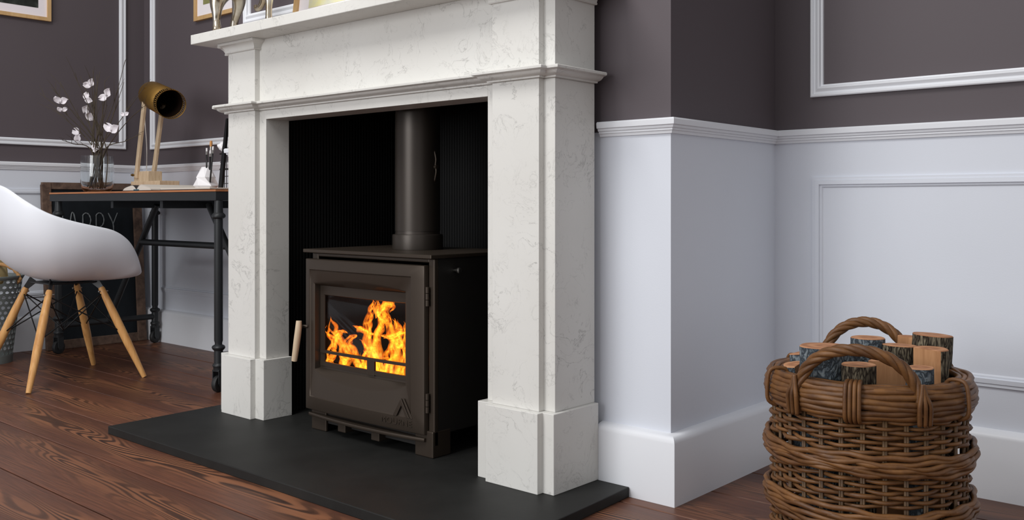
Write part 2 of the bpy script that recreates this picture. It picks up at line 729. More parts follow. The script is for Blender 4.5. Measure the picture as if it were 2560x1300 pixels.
wall('wall_left', [(LX - 0.1, -3.0), (LX, -3.0), (LX, LAY + 0.1), (LX - 0.1, LAY + 0.1)],
     'left side wall, white wainscot below and dark purple-grey paint above')
wall('wall_left_alcove', [(LX, LAY), (BX0 + .02, LAY), (BX0 + .02, LAY + 0.1), (LX, LAY + 0.1)],
     'alcove wall behind the desk, white below and dark above')
wall('wall_right_alcove', [(BX1 - .02, RAY_), (RX, RAY_), (RX, RAY_ + 0.1), (BX1 - .02, RAY_ + 0.1)],
     'alcove wall behind the log basket, white below and dark above')
# chimney breast with the fireplace opening
OW, OZ = 0.53, 1.06
w = MB()
w.prism([(BX0, BY), (CX - OW, BY), (CX - OW, BY + .1), (BX0 + .1, BY + .1), (BX0 + .1, LAY), (BX0, LAY)], 0, RAIL)
w.prism([(CX + OW, BY), (BX1, BY), (BX1, RAY_), (BX1 - .1, RAY_), (BX1 - .1, BY + .1), (CX + OW, BY + .1)], 0, RAIL)
w = w.build('wall_chimney', M['white_paint'])
struct(w, 'chimney breast wall, white below the rail and dark purple-grey above')
u = MB()
u.prism([(BX0, BY), (CX - OW, BY), (CX - OW, BY + .1), (BX0 + .1, BY + .1), (BX0 + .1, LAY), (BX0, LAY)], RAIL, OZ)
u.prism([(CX + OW, BY), (BX1, BY), (BX1, RAY_), (BX1 - .1, RAY_), (BX1 - .1, BY + .1), (CX + OW, BY + .1)], RAIL, OZ)
u.prism([(BX0, BY), (BX1, BY), (BX1, RAY_), (BX1 - .1, RAY_), (BX1 - .1, BY + .1), (BX0 + .1, BY + .1), (BX0 + .1, LAY), (BX0, LAY)], OZ, CEIL)
u.build('upper_wall', M['dark_paint'], w)

# fire chamber: fluted black lining
CYB = 2.36
HZ0 = 0.0255


def flute(p, q, z0, z1, pitch=0.0125, dep=0.0035):
    p, q = Vector(p), Vector(q)
    d = (q - p)
    L = d.length
    d.normalize()
    nrm = Vector((d.y, -d.x))
    pts = []
    n = int(L / pitch)
    for i in range(n):
        for fr, h in ((0.0, 0), (0.15, 0.8), (0.5, 1), (0.85, 0.8)):
            pts.append(p + d * (L * (i + fr) / n) + nrm * dep * h)
    pts.append(q)
    return [[(a.x, a.y, z0) for a in pts], [(a.x, a.y, z1) for a in pts]]


ch = MB()
ch.box(CX - OW - .004, CX - OW + .008, 1.8745, CYB + .03, HZ0, OZ)
ch.box(CX + OW - .008, CX + OW + .004, 1.8745, CYB + .03, HZ0, OZ)
ch.box(CX - OW, CX + OW, CYB + .008, CYB + .03, HZ0, OZ)
ch.box(CX - OW - .03, CX + OW + .03, BY - .026, CYB + .03, OZ, OZ + .02)
ch = ch.build('wall_chamber', M['chamber'])
struct(ch, 'black lined fire chamber behind the stove')
fb = MB()
fb.rings(flute((CX - OW + .008, 1.8745), (CX - OW + .008, CYB), HZ0, OZ), False)
fb.rings(flute((CX - OW + .008, CYB + .006), (CX + OW - .008, CYB + .006), HZ0, OZ), False)
fb.rings(flute((CX + OW - .008, CYB), (CX + OW - .008, 1.8745), HZ0, OZ), False)
fbo = fb.build('fluted_lining', M['chamber'], ch, smooth=True)
fbo['kind'] = 'stuff'

# baseboards
BBP = [(0, 0), (BT, 0), (BT, .150), (BT - .002, .157), (BT - .006, .162), (BT - .013, .166), (0, .169)]


def right_of(path):
    return path


def base(name, path, label):
    o = MB().sweep(path, BBP).build(name, M['trim_paint'], smooth=True, angle=35)
    return struct(o, label)


base('baseboard_left', [(LX, -3.0), (LX, LAY)], 'tall white baseboard along the left wall')
base('baseboard_left_alcove', [(LX, LAY), (BX0, LAY)], 'tall white baseboard under the desk')
base('baseboard_chimney_left', [(BX0, LAY), (BX0, BY), (CX - .74, BY)], 'white baseboard at the left of the fireplace')
base('baseboard_chimney_right', [(CX + .716, BY), (BX1, BY), (BX1, RAY_)], 'white baseboard at the right of the fireplace')
base('baseboard_right_alcove', [(BX1, RAY_), (RX, RAY_)], 'white baseboard behind the log basket')

# dado rails
DP = [(0, .893), (.006, .893), (.008, .899), (.011, .901), (.011, .905), (.015, .907), (.016, .912), (.021, .914), (.022, .926), (.019, .930), (0, .932)]


def rail(name, path, label):
    o = MB().sweep(path, DP).build(name, M['trim_paint'], smooth=True, angle=30)
    return struct(o, label)


rail('trim_1', [(LX, -3.0), (LX, LAY), (BX0, LAY)], 'white dado rail around the left alcove')
rail('trim_2', [(BX0, LAY), (BX0, BY), (CX - .712, BY)], 'white dado rail left of the fireplace')
rail('trim_3', [(CX + .712, BY), (BX1, BY), (BX1, RAY_), (RX, RAY_)], 'white dado rail right of the fireplace')

FP = [(0, 0), (0, .012), (.003, .014), (.008, .014), (.009, .010), (.014, .010), (.022, .015), (.027, .015), (.029, .007), (.033, .006), (.034, 0)]


def wall_frame(n, label, a0, a1, b0, b1, tr, mat='trim_paint', prof=FP):
    o = MB().frame(a0, a1, b0, b1, prof, tr).build('trim_%d' % n, M[mat], smooth=True, angle=30)
    return struct(o, label)


def onY(v):
    return lambda a, b, h: (a, v - h, b)


def onX(v):
    return lambda a, b, h: (v + h, a, b)


wall_frame(4, 'white panel moulding on the dark left wall', 0.2, 2.443, 1.016, 2.4, onX(LX))
wall_frame(5, 'white panel moulding on the dark alcove wall above the desk', -4.805, BX0 - .1, 1.016, 2.4, onY(LAY))
wall_frame(6, 'white panel moulding above the mantel on the chimney breast', -3.025, CX * 2 + 3.025, 1.383, 2.4, onY(BY))
wall_frame(7, 'white panel moulding on the dark wall above the log basket', -1.105, RX - .1, 1.018, 2.4, onY(RAY_))
LP = [(0, 0), (0, .006), (.008, .006), (.009, .009), (.020, .010), (.022, .004), (.026, .004), (.028, 0.001), (.030, 0)]
wall_frame(8, 'white panel moulding low on the left wall', 0.2, 2.443, .262, .799, onX(LX), 'white_paint', LP)
wall_frame(9, 'white panel moulding behind the desk', -4.72, BX0 - .1, .262, .799, onY(LAY), 'white_paint', LP)
wall_frame(10, 'white panel moulding behind the log basket', -1.102, RX - .1, .272, .796, onY(RAY_), 'white_paint', LP)

# ------------------------------------------------------------------ hearth
HZ = 0.025
h = MB().prism([(-2.912, 1.399), (-1.285, 1.399), (-1.317, BY - BT - .001), (CX + .53, BY - BT - .001), (CX + .53 - .012, BY), (CX + .53 - .012, CYB), (CX - .53 + .012, CYB), (CX - .53 + .012, BY), (CX - .53, BY - BT - .001), (-2.935, BY - BT - .001)], 0.0, HZ)
h = h.build('hearth_slab', M['slate'], bevel=0.002)
tag(h, 'flat black slate hearth slab under the fireplace and stove', 'hearth')

# ------------------------------------------------------------------ fireplace surround
fp = thing('fireplace_surround', 'white veined stone fireplace surround with mantel shelf around the black stove', 'fireplace', (CX, 1.85, HZ))
YB = 1.944


def mir(poly, s):
    return [(CX + s * x, yy) for x, yy in poly]


PIL = [(.489, 1.873), (.489, 1.783), (.523, 1.783), (.523, 1.763), (.676, 1.763), (.676, 1.783), (.710, 1.783), (.710, YB), (.535, YB), (.535, 1.873)]
PLI = [(.473, 1.873), (.473, 1.763), (.518, 1.763), (.518, 1.743), (.688, 1.743), (.688, 1.763), (.722, 1.763), (.722, YB), (.535, YB), (.535, 1.873)]
for s in (-1, 1):
    MB().prism(mir(PLI, s), HZ, .219).build('plinth', M['quartz'], fp, bevel=.0015)
    MB().prism(mir(PIL, s), .219, 1.027).build('pilaster', M['quartz'], fp, bevel=.0015)
MB().box(CX - .489, CX + .489, 1.783, 1.873, .998, 1.027).build('header', M['quartz'], fp, bevel=.001)
OUT = [(-.710, YB), (-.710, 1.783), (-.676, 1.783), (-.676, 1.763), (-.523, 1.763), (-.523, 1.783), (.523, 1.783), (.523, 1.763), (.676, 1.763), (.676, 1.783), (.710, 1.783), (.710, YB)]
OUT = [(CX + a, b) for a, b in OUT]
MB().prism(OUT, 1.027, 1.259).build('frieze', M['quartz'], fp, bevel=.0012)
LEDGE = [(-.01, 1.0275), (.009, 1.0275), (.010, 1.0315), (.015, 1.0325), (.020, 1.0345), (.025, 1.0385), (.0285, 1.0425), (.034, 1.0435), (.038, 1.0455), (.0385, 1.0505), (.036, 1.053), (-.01, 1.0565)]
MB().sweep(OUT, LEDGE).build('ledge_moulding', M['quartz'], fp, smooth=True, angle=32)
CAP = [(-.01, 1.226), (.007, 1.226), (.009, 1.229), (.007, 1.232), (.008, 1.236), (.012, 1.243), (.019, 1.249), (.024, 1.251), (.026, 1.254), (.026, 1.2585), (-.01, 1.2585)]
for s in (-1, 1):
    p = [(s * .523, 1.783), (s * .523, 1.763), (s * .676, 1.763), (s * .676, 1.783), (s * .710, 1.783), (s * .710, YB)]
    p = [(CX + a, b) for a, b in p]
    if s < 0:
        p = p[::-1]
    MB().sweep(p, CAP).build('cap_moulding', M['quartz'], fp, smooth=True, angle=32)
MB().box(-2.912, 2 * CX + 2.912, 1.683, BY - .004, 1.259, 1.291).build('mantel_shelf', M['quartz'], fp, bevel=.0018)

# ------------------------------------------------------------------ stove
SX0, SX1, SY0, SY1 = -2.412, -1.866, 1.812, 2.165
SZ0, SZ1 = .086, .572
st = thing('wood_stove', 'bronze grey cast iron wood burning stove with glass door', 'stove', ((SX0 + SX1) / 2, 1.98, HZ))
t = .012
b = MB()
b.box(SX0, SX0 + t, SY0, SY1, SZ0, SZ1)
b.box(SX1 - t, SX1, SY0, SY1, SZ0, SZ1)
b.box(SX0 + t, SX1 - t, SY1 - t, SY1, SZ0, SZ1)
b.box(SX0 + t, SX1 - t, SY0, SY1 - t, SZ1 - t, SZ1)
b.box(SX0 + t, SX1 - t, SY0, SY1 - t, SZ0, SZ0 + t)
body = b.build('body', M['stove_side'], st, bevel=.003)
body['label'] = 'near black steel stove body'
fr = MB()
fr.box(SX0 + .001, SX0 + .03, SY0 - .002, SY0 + .004, SZ0, SZ1)
fr.box(SX1 - .022, SX1 + .001, SY0 - .004, SY0 + .012, SZ0 - .03, SZ1)
fr.box(SX0 + .03, SX1 - .022, SY0 - .002, SY0 + .004, SZ1 - .012, SZ1)
fr.build('front_frame', M['stove'], st, bevel=.003)
MB().box(SX0 - .022, SX1 + .006, SY0 - .022, SY1 + .005, SZ1, SZ1 + .011).build('top_plate', M['stove'], st, bevel=.002)
fbx = MB()
x0, x1, y1, z0, z1 = SX0 + .03, SX1 - .03, 2.10, .145, .54
fbx.add([(x0, SY0, z0), (x1, SY0, z0), (x1, SY0, z1), (x0, SY0, z1), (x0, y1, z0), (x1, y1, z0), (x1, y1, z1), (x0, y1, z1)],
        [(4, 5, 6, 7), (0, 4, 7, 3), (1, 2, 6, 5), (0, 1, 5, 4), (3, 7, 6, 2)])
fbx.build('firebox_lining', M['soot'], st)
# legs: L-shaped corner feet
for sx in (0, 1):
    for sy in (0, 1):
        xa = SX1 + .001 if sx else SX0 + .006
        dx = -1 if sx else 1
        ya = SY0 - .01 if not sy else SY1 - .005
        dy = 1 if not sy else -1
        l = MB()
        wd = .072
        poly = [(xa, ya), (xa + dx * wd, ya), (xa + dx * wd, ya + dy * .010), (xa + dx * .012, ya + dy * .010), (xa + dx * .012, ya + dy * .07), (xa, ya + dy * .07)]
        l.prism(poly, HZ, SZ0 + .012)
        l.build('leg', M['stove'] if not sy else M['stove_side'], st, bevel=.003)

# door: lofted bowed casting
DX0, DX1, DZ0, DZ1 = -2.424, -1.889, .087, .553
DC = (DX0 + DX1) / 2
DH = (DX1 - DX0) / 2


def bow(x):
    return 1.792 - .010 * (1 - ((x - DC) / DH) ** 2)


def dloop(x0, x1, z0, z1, dep, top=0.0, bot=0.0, n=14, y_abs=None):
    xc, hw = (x0 + x1) / 2, (x1 - x0) / 2
    pts = []
    for i in range(n):
        x = x0 + (x1 - x0) * i / n
        pts.append((x, z0 - bot * (1 - ((x - xc) / hw) ** 2)))
    for i in range(n):
        pts.append((x1, z0 + (z1 - z0) * i / n))
    for i in range(n):
        x = x1 - (x1 - x0) * i / n
        pts.append((x, z1 + top * (1 - ((x - xc) / hw) ** 2)))
    for i in range(n):
        pts.append((x0, z1 - (z1 - z0) * i / n))
    return [(x, (bow(x) + dep) if y_abs is None else y_abs, z) for x, z in pts]


WX0, WX1, WZ0, WZ1 = -2.380, -1.966, .214, .476
d = MB()
ins = lambda k: (DX0 + k, DX1 - k, DZ0 + k, DZ1 - k)
d.rings([dloop(*ins(0), 0, y_abs=SY0 - .003), dloop(*ins(0), .004), dloop(*ins(.0015), .0012), dloop(*ins(.005), 0),
         dloop(DX0 + .022, DX1 - .050, DZ0 + .040, DZ1 - .032, 0),
         dloop(DX0 + .0235, DX1 - .0515, DZ0 + .0415, DZ1 - .0335, .0022),
         dloop(DX0 + .026, DX1 - .054, DZ0 + .044, DZ1 - .036, .0032),
         dloop(WX0 - .004, WX1 + .004, WZ0 - .004, WZ1 + .004, .0032, .016, .036),
         dloop(WX0, WX1, WZ0, WZ1, .0065, .013, .032),
         dloop(WX0 + .002, WX1 - .002, WZ0 + .002, WZ1 - .004, .020, .0, .004),
         dloop(WX0 + .003, WX1 - .003, WZ0 + .003, WZ1 - .005, .0255)], True, False)
door = d.build('door', M['stove'], st, smooth=True, angle=38)
# inner window bezel and glass
bz = MB()
gx0, gx1, gz0, gz1 = -2.359, -1.966, .229, .441
bz.rings([dloop(WX0 + .003, WX1 - .003, WZ0 + .003, WZ1 - .005, .0255), dloop(gx0 - .002, gx1 - .002, gz0 - .002, gz1 + .002, .027), dloop(gx0, gx1 - .003, gz0, gz1, .031)], True, False)
bz.build('window_bezel', M['stove'], door, smooth=True, angle=30)
MB().rings([dloop(gx0 - .004, gx1 + .001, gz0 - .004, gz1 + .004, .0315), dloop(gx0 - .004, gx1 + .001, gz0 - .004, gz1 + .004, .0335)]).build('glass_pane', M['stove_glass'], door)
# guard bars in front of the grate
gb = MB()
for zc, hh in ((.2685, .0042), (.231, .0062)):
    pts = [(x, bow(x) + .0245, zc) for x in [gx0 - .014 + (gx1 + .010 - gx0) * i / 10 for i in range(11)]]
    gb.rings([[(p[0], p[1] - .003, p[2] - hh), (p[0], p[1] + .004, p[2] - hh), (p[0], p[1] + .004, p[2] + hh), (p[0], p[1] - .003, p[2] + hh)] for p in pts])
gb.build('guard_bar', M['stove'], door)
xm = -2.127
MB().box(xm - .016, xm + .016, bow(xm) + .0205, bow(xm) + .0285, .222, .268).build('guard_post', M['stove'], door, bevel=.001)
# hinges
for zc in (.468, .175):
    hg = MB()
    for q in range(3):
        hg.tube([(DX1 + .0045, SY0 - .012, zc - .027 + q * .018 + .0008), (DX1 + .0045, SY0 - .012, zc - .027 + q * .018 + .0172)], .0055, 12)
    hg.build('hinge', M['stove'], door, smooth=True, angle=40)
# handle
hp = at(752, 855, 1, 1.765)
hx, hz = -2.434, .322
pin = MB().tube([(DX0 + .012, 1.794, .342), (DX0 - .004, 1.787, .342), (hx + .004, 1.77, .340)], [.006, .0055, .0055], 12)
pin.build('handle_pin', M['stove'], door, smooth=True, angle=40)
cv = catmull([(hx + .010, 1.768, .361), (hx + .009, 1.766, .332), (hx + .003, 1.764, .29), (hx - .006, 1.762, .236)], 5)
MB().tube(cv, [.0088 + .0018 * math.sin(PI * i / (len(cv) - 1)) for i in range(len(cv))], 14).build('handle', M['handle_wood'], door, smooth=True, angle=50)
# ash lip (bowed) below the door
lp = []
for i in range(21):
    x = SX0 + .004 + (SX1 - SX0 - .03) * i / 20
    yy = 1.796 - .022 * (1 - ((x - DC) / DH) ** 2)
    lp.append([(x, SY0 + .01, .068), (x, yy, .068), (x, yy - .001, .070), (x, yy - .001, .0755), (x, yy, .0775), (x, SY0 + .01, .0775)])
MB().rings(lp).build('ash_lip', M['stove'], st, smooth=True, angle=35)
MB().box(SX0 + .02, SX1 - .02, SY0 - .002, SY0 + .02, .05, .09).build('lower_front', M['stove_side'], st)
for q in (at(856, 1070, 1, 1.79), at(940, 1091, 1, 1.79)):
    MB().box(q.x - .0175, q.x + .0175, 1.786, 1.83, q.z - .012, q.z + .013).build('air_slider', M['stove'], st, bevel=.002)
# side knob
kb = MB().tube([(SX1 - .004, 1.885, .537), (SX1 + .014, 1.885, .537), (SX1 + .016, 1.885, .537), (SX1 + .022, 1.885, .537), (SX1 + .024, 1.885, .537)], [.0035, .0045, .0075, .0085, .006], 14)
kb.build('side_knob', M['steel'], st, smooth=True, angle=40)


# raised logo and lettering
def text_mesh(body_, size, ext, font_shear=0.0):
    c = bpy.data.curves.new('lettering', 'FONT')
    c.body = body_
    c.size = size
    c.extrude = ext
    c.align_x = 'CENTER'
    c.space_character = 1.12
    o = bpy.data.objects.new('lettering', c)
    COL.objects.link(o)
    dg = bpy.context.evaluated_depsgraph_get()
    me = bpy.data.meshes.new_from_object(o.evaluated_get(dg))
    bpy.data.objects.remove(o)
    return me


me = text_mesh('MOURNE', .0245, .0014)
lx, lz = -1.995, .1035
for v in me.vertices:
    x, zz, e = v.co
    X = lx + x * 1.12
    v.co = (X, bow(X) - .0004 - e, lz + zz)
me.materials.clear()
lt = obj('lettering', me, M['stove'], door)
lg = MB()
bx_, bz_ = -1.972, .127
sl = .030
for tri in ([(-.036, 0), (-.022, 0), (-.004, .030), (-.004, .052)], [(-.004, .052), (-.004, .034), (.016, 0), (.028, 0)][::1],
            [(.002, .052), (.008, .052), (.040, 0), (.031, 0)]):
    ring0 = [(bx_ + a, bow(bx_ + a) + .001, bz_ + c) for a, c in tri]
    ring1 = [(bx_ + a, bow(bx_ + a) - .0022, bz_ + c) for a, c in tri]
    lg.rings([ring0, ring1])
lg.build('mountain_logo', M['stove'], door, bevel=.0006)

# flue pipe
pc = (-2.142, 2.005)
fl_ = thing('flue_pipe', 'dark grey flue pipe rising from the stove top into the chimney', 'pipe', (pc[0], pc[1], .583))
MB().lathe([(.066, .64), (.0695, .64), (.0695, OZ - .001)], (pc[0], pc[1], 0), 48).build('pipe', M['pipe'], fl_, smooth=True, angle=40)
MB().lathe([(.070, .5835), (.0775, .5835), (.078, .588), (.078, .625), (.077, .629), (.069, .630), (.068, .645)], (pc[0], pc[1], 0), 48).build('collar', M['pipe'], fl_, smooth=True, angle=40)
q = (pc[0] + .0695 * math.cos(R(5)), pc[1] + .0695 * math.sin(R(5)))
MB().tube(catmull([(q[0] - .002, q[1], .885), (q[0] + .005, q[1], .86), (q[0] + .003, q[1], .84), (q[0] + .006, q[1], .82), (q[0] - .002, q[1], .79)], 4), .003, 8).build('damper_wire', M['stove'], fl_, smooth=True)
MB().tube([(q[0] - .004, q[1], .835), (q[0] + .010, q[1], .835)], .006, 12).build('damper_knob', M['stove'], fl_, smooth=True, angle=40)

# fire: closed flame tongues behind the glass
fire = thing('fire', 'bright orange and yellow flames burning behind the stove glass', 'fire', (-2.15, 1.93, .157))


def tongue(pts, wid, Yd, thick=0.35, n=10):
    """pts photo pixels for the centre line, wid half widths in metres"""
    P = catmull([at(px_, py_, 1, Yd) for px_, py_ in pts], 7)
    Wd = catmull([(w_, 0, 0) for w_ in wid], 7)
    N = len(P)
    vs, fs, uvs = [], [], []
    for i, p in enumerate(P):
        tn = (P[min(i + 1, N - 1)] - P[max(i - 1, 0)])
        tn.y = 0
        tn.normalize()
        sd = Vector((tn.z, 0, -tn.x))
        w_ = max(Wd[i].x, .0004)
        wob = .16 * w_ * math.sin(i * .9 + px_seed[0])
        for s in range(n):
            a = 2 * PI * s / n
            c, s_ = math.cos(a), math.sin(a)
            vs.append(p + sd * (c * w_ + wob) + Vector((0, s_ * w_ * thick + .004 * math.sin(i * .7 + px_seed[0] * 2), 0)))
            uvs.append((i / (N - 1), abs(c)))
    for i in range(N - 1):
        for s in range(n):
            j = (s + 1) % n
            fs.append((i * n + s, i * n + j, (i + 1) * n + j, (i + 1) * n + s))
    fs.append(tuple(range(n))[::-1])
    fs.append(tuple((N - 1) * n + s for s in range(n)))
    m = MB()
    m.v, m.f = [tuple(v) for v in vs], fs
    me = bpy.data.meshes.new('flame')
    me.from_pydata(m.v, [], m.f)
    ul = me.uv_layers.new(name='flame')
    for lp_ in me.loops:
        ul.data[lp_.index].uv = uvs[lp_.vertex_index]
    for p in me.polygons:
        p.use_smooth = True
    px_seed[0] += 1.7
    return obj('flame', me, M['flame'], fire)


px_seed = [0.3]
k = .00125 * .95    # metres per photo pixel at the fire
FL = [
    ([(852, 950), (866, 905), (862, 870), (846, 845), (838, 818), (828, 793)], [12, 20, 17, 14, 9, .3], 1.855),
    ([(818, 905), (834, 880), (832, 850), (820, 832), (822, 815)], [5, 11, 9, 6, .3], 1.84),
    ([(836, 870), (846, 840), (858, 828), (868, 834)], [7, 8, 5, .3], 1.85),
    ([(905, 945), (893, 905), (885, 880), (872, 858), (884, 842), (892, 838)], [10, 15, 14, 10, 7, .3], 1.88),
    ([(870, 955), (862, 925), (858, 898), (848, 880)], [10, 13, 9, .3], 1.85),
    ([(935, 950), (934, 905), (922, 870), (916, 830), (918, 800), (926, 775), (932, 748)], [14, 20, 17, 14, 11, 8, .3], 1.90),
    ([(926, 838), (908, 826), (895, 822), (884, 814)], [10, 9, 8, .4], 1.89),
    ([(944, 945), (946, 900), (942, 860), (948, 825), (960, 800), (964, 775), (962, 752)], [16, 22, 17, 15, 18, 17, 3], 1.93),
    ([(948, 790), (956, 768), (972, 757), (984, 766), (974, 778)], [7, 9, 10, 8, .4], 1.88),
    ([(950, 800), (942, 775), (946, 756), (942, 750)], [8, 8, 5, .3], 1.91),
    ([(985, 948), (990, 900), (984, 862), (978, 835), (972, 806), (968, 790)], [14, 22, 20, 16, 8, .3], 1.90),
    ([(998, 870), (1000, 838), (992, 812), (984, 796)], [13, 13, 9, .3], 1.92),
    ([(956, 838), (972, 842), (990, 836), (1006, 832), (1012, 838)], [3, 6, 7, 6, .3], 1.87),
    ([(1006, 950), (1010, 900), (1009, 865), (1013, 830), (1012, 806)], [9, 10, 8, 6, .3], 1.94),
    ([(930, 955), (918, 925), (926, 895), (918, 870)], [10, 12, 8, .3], 1.86),
    ([(960, 952), (962, 925), (978, 900), (994, 885)], [10, 12, 8, .3], 1.86),
    ([(900, 955), (898, 930), (905, 905), (898, 885)], [9, 9, 6, .3], 1.87),
    ([(1005, 955), (995, 935), (1000, 915), (992, 905)], [10, 11, 6, .3], 1.86),
    ([(950, 955), (940, 935), (948, 905), (940, 880)], [12, 15, 11, .3], 1.85),
    ([(835, 950), (840, 925), (826, 905), (820, 896)], [7, 9, 6, .3], 1.84),
    ([(915, 945), (912, 900), (920, 872), (906, 850)], [8, 10, 8, .3], 1.94),
    ([(965, 950), (968, 915), (966, 885), (975, 860)], [11, 14, 11, .3], 1.95),
]
for pts, wd, yd in FL:
    tongue(pts, [x * k for x in wd], yd)
rf = random.Random(12)
for pts, wd, yd in FL:                       # thinner wisps wound around each main tongue
    for q_ in range(2):
        jx, jy = rf.uniform(-9, 9), rf.uniform(-6, 6)
        sc_ = rf.uniform(.35, .6)
        P2 = [(min(max(a_ + jx + rf.uniform(-5, 5), 815), 1012), b_ + jy * (1 - i_ / len(pts)) + rf.uniform(-4, 4)) for i_, (a_, b_) in enumerate(pts)]
        tongue(P2, [x * k * sc_ for x in wd], max(yd + rf.uniform(-.03, .03), 1.838))

# ------------------------------------------------------------------ mantel: silver animal figure, leaning picture
def skin(name, verts, edges, mat, parent=None, sub=2, root=0):
    me = bpy.data.meshes.new(name)
    me.from_pydata([v[:3] for v in verts], edges, [])
    o = obj(name, me, mat, parent)
    o.modifiers.new('skin', 'SKIN').use_smooth_shade = True
    sv = me.skin_vertices[0].data
    for i, v in enumerate(verts):
        r = v[3]
        sv[i].radius = r if isinstance(r, tuple) else (r, r)
        sv[i].use_root = (i == root)
    s = o.modifiers.new('sub', 'SUBSURF')
    s.levels = s.render_levels = sub
    return o


SH = 1.291


def hv(px_, py_, yy, r):
    p_ = at(px_, py_, 1, yy)
    return (p_.x, p_.y, max(p_.z, SH + .001), r)


V = [hv(570, -36, 1.755, .060), hv(610, -66, 1.755, .054), hv(660, -58, 1.755, .054),
     hv(690, -95, 1.755, .040), hv(712, -135, 1.755, .030), hv(735, -130, 1.755, .023), hv(752, -112, 1.755, .017),
     hv(572, -14, 1.755, .040),
     # near hind leg
     hv(543, -8, 1.728, .034), hv(541, 14, 1.722, .024), hv(542, 34, 1.72, .0165), hv(541, 47, 1.72, .0135), hv(541, 52, 1.72, .0125), hv(542, 66, 1.72, .0155), hv(543, 90, 1.72, .018),
     # far hind leg
     hv(603, -10, 1.782, .030), hv(598, 12, 1.787, .022), hv(592, 34, 1.79, .0165), hv(587, 50, 1.79, .0135), hv(585, 62, 1.79, .0155), hv(585, 90, 1.79, .017),
     # near foreleg, standing
     hv(672, -20, 1.725, .020), hv(673, 5, 1.722, .0125), hv(672, 25, 1.72, .0105), hv(672, 40, 1.72, .0110), hv(672, 90, 1.72, .0130),
     # far foreleg, raised and folded
     hv(664, -22, 1.785, .018), hv(659, 0, 1.79, .0115), hv(652, 17, 1.79, .0115), hv(643, 25, 1.79, .0115), hv(639, 12, 1.79, .008),
     # tail
     hv(530, -70, 1.755, .014), hv(516, -35, 1.755, .011)]
Ed = [(0, 1), (1, 2), (2, 3), (3, 4), (4, 5), (5, 6), (0, 7), (0, 8), (8, 9), (9, 10), (10, 11), (11, 12), (12, 13), (13, 14), (0, 15), (15, 16), (16, 17), (17, 18), (18, 19), (19, 20),
      (2, 21), (21, 22), (22, 23), (23, 24), (24, 25), (2, 26), (26, 27), (27, 28), (28, 29), (29, 30), (0, 31), (31, 32)]
hs = skin('horse_figurine', V, Ed, M['silver'])
tag(hs, 'shiny silver animal figurine with one raised foreleg on the mantel shelf', 'figurine')


def framed(name, label, a0, a1, b0, b1, tr, fw, mat_w, mats, dep=.02):
    root = thing(name, label, 'picture', tr((a0 + a1) / 2, b0, 0))
    MB().frame(a0, a1, b0, b1, [(0, 0), (0, dep), (fw, dep), (fw, 0)], tr).build('picture_frame', M[mats[0]], root)
    bb = MB()
    bb.rings([[tr(a, b, .003) for a, b in ((a0 + fw, b0 + fw), (a1 - fw, b0 + fw), (a1 - fw, b1 - fw), (a0 + fw, b1 - fw))],
              [tr(a, b, dep * .5) for a, b in ((a0 + fw, b0 + fw), (a1 - fw, b0 + fw), (a1 - fw, b1 - fw), (a0 + fw, b1 - fw))]])
    bb.build('mat_board', M['mat_board'], root)
    k_ = fw + mat_w
    MB().rings([[tr(a, b, dep * .5) for a, b in ((a0 + k_, b0 + k_), (a1 - k_, b0 + k_), (a1 - k_, b1 - k_), (a0 + k_, b1 - k_))],
                [tr(a, b, dep * .5 + .001) for a, b in ((a0 + k_, b0 + k_), (a1 - k_, b0 + k_), (a1 - k_, b1 - k_), (a0 + k_, b1 - k_))]]).build('print', M[mats[1]], root)
    return root


framed('framed_picture', 'light wood framed dark photograph hanging on the left wall', 1.35, 2.05, 1.641, 2.25, onX(LX), .018, .042, ('frame_wood', 'pic_dark'))
framed('framed_picture', 'light wood framed olive print hanging above the desk', -4.350, -3.6, 1.645, 2.3, onY(LAY), .020, .055, ('frame_wood', 'pic_green'))
lean = lambda a, b, h: (a, 1.90 + (b - SH) * .12 - h, b + h * .12)
framed('framed_picture', 'light wood framed pale watercolour leaning on the mantel shelf', -2.624, -2.2, SH + .001, 1.75, lean, .019, .054, ('frame_wood', 'pic_yellow'))

# ------------------------------------------------------------------ desk
DT = .779
DXL, DXR = -4.71, -3.232
DYF, DYB = 1.972, 2.52
dk = thing('writing_desk', 'black metal desk with thin wooden top and caster wheels beside the fireplace', 'desk', ((DXL + DXR) / 2, 2.25, 0))
MB().box(DXL, DXR, DYF, DYB, .771, DT).build('desk_top', M['desk_wood'], dk, bevel=.001)
ap = MB()
ap.prism([(DXL + .002, DYF + .002), (DXR - .002, DYF + .002), (DXR - .002, DYB - .002), (DXL + .002, DYB - .002)], .737, .7708)
ap.build('apron', M['black_metal'], dk, bevel=.0015)
for x in (-4.19, -3.75):
    MB().box(x - .012, x + .012, DYF + .06, DYB - .03, .705, .7368).build('cross_beam', M['black_metal'], dk, bevel=.001)
XL, XR, YF, YK = -4.655, -3.245, 1.993, 2.487


def leg(x, y_):
    r = .0165
    pr = [(r * .9, .737), (r * 1.05, .69), (r * 1.5, .683), (r * 1.62, .677), (r * 1.5, .671), (r, .666), (r, .198), (r * .85, .190), (r * .85, .183),
          (r * 1.4, .178), (r * 1.55, .172), (r * 1.4, .166), (r * 1.02, .160), (r * 1.02, .112), (r * 1.35, .107), (r * 1.42, .102), (r * 1.2, .096), (r * 1.15, .082), (.001, .080)]
    MB().lathe(pr, (x, y_, 0), 20).build('leg', M['black_metal'], dk, smooth=True, angle=40)
    c = thing_caster(x, y_)


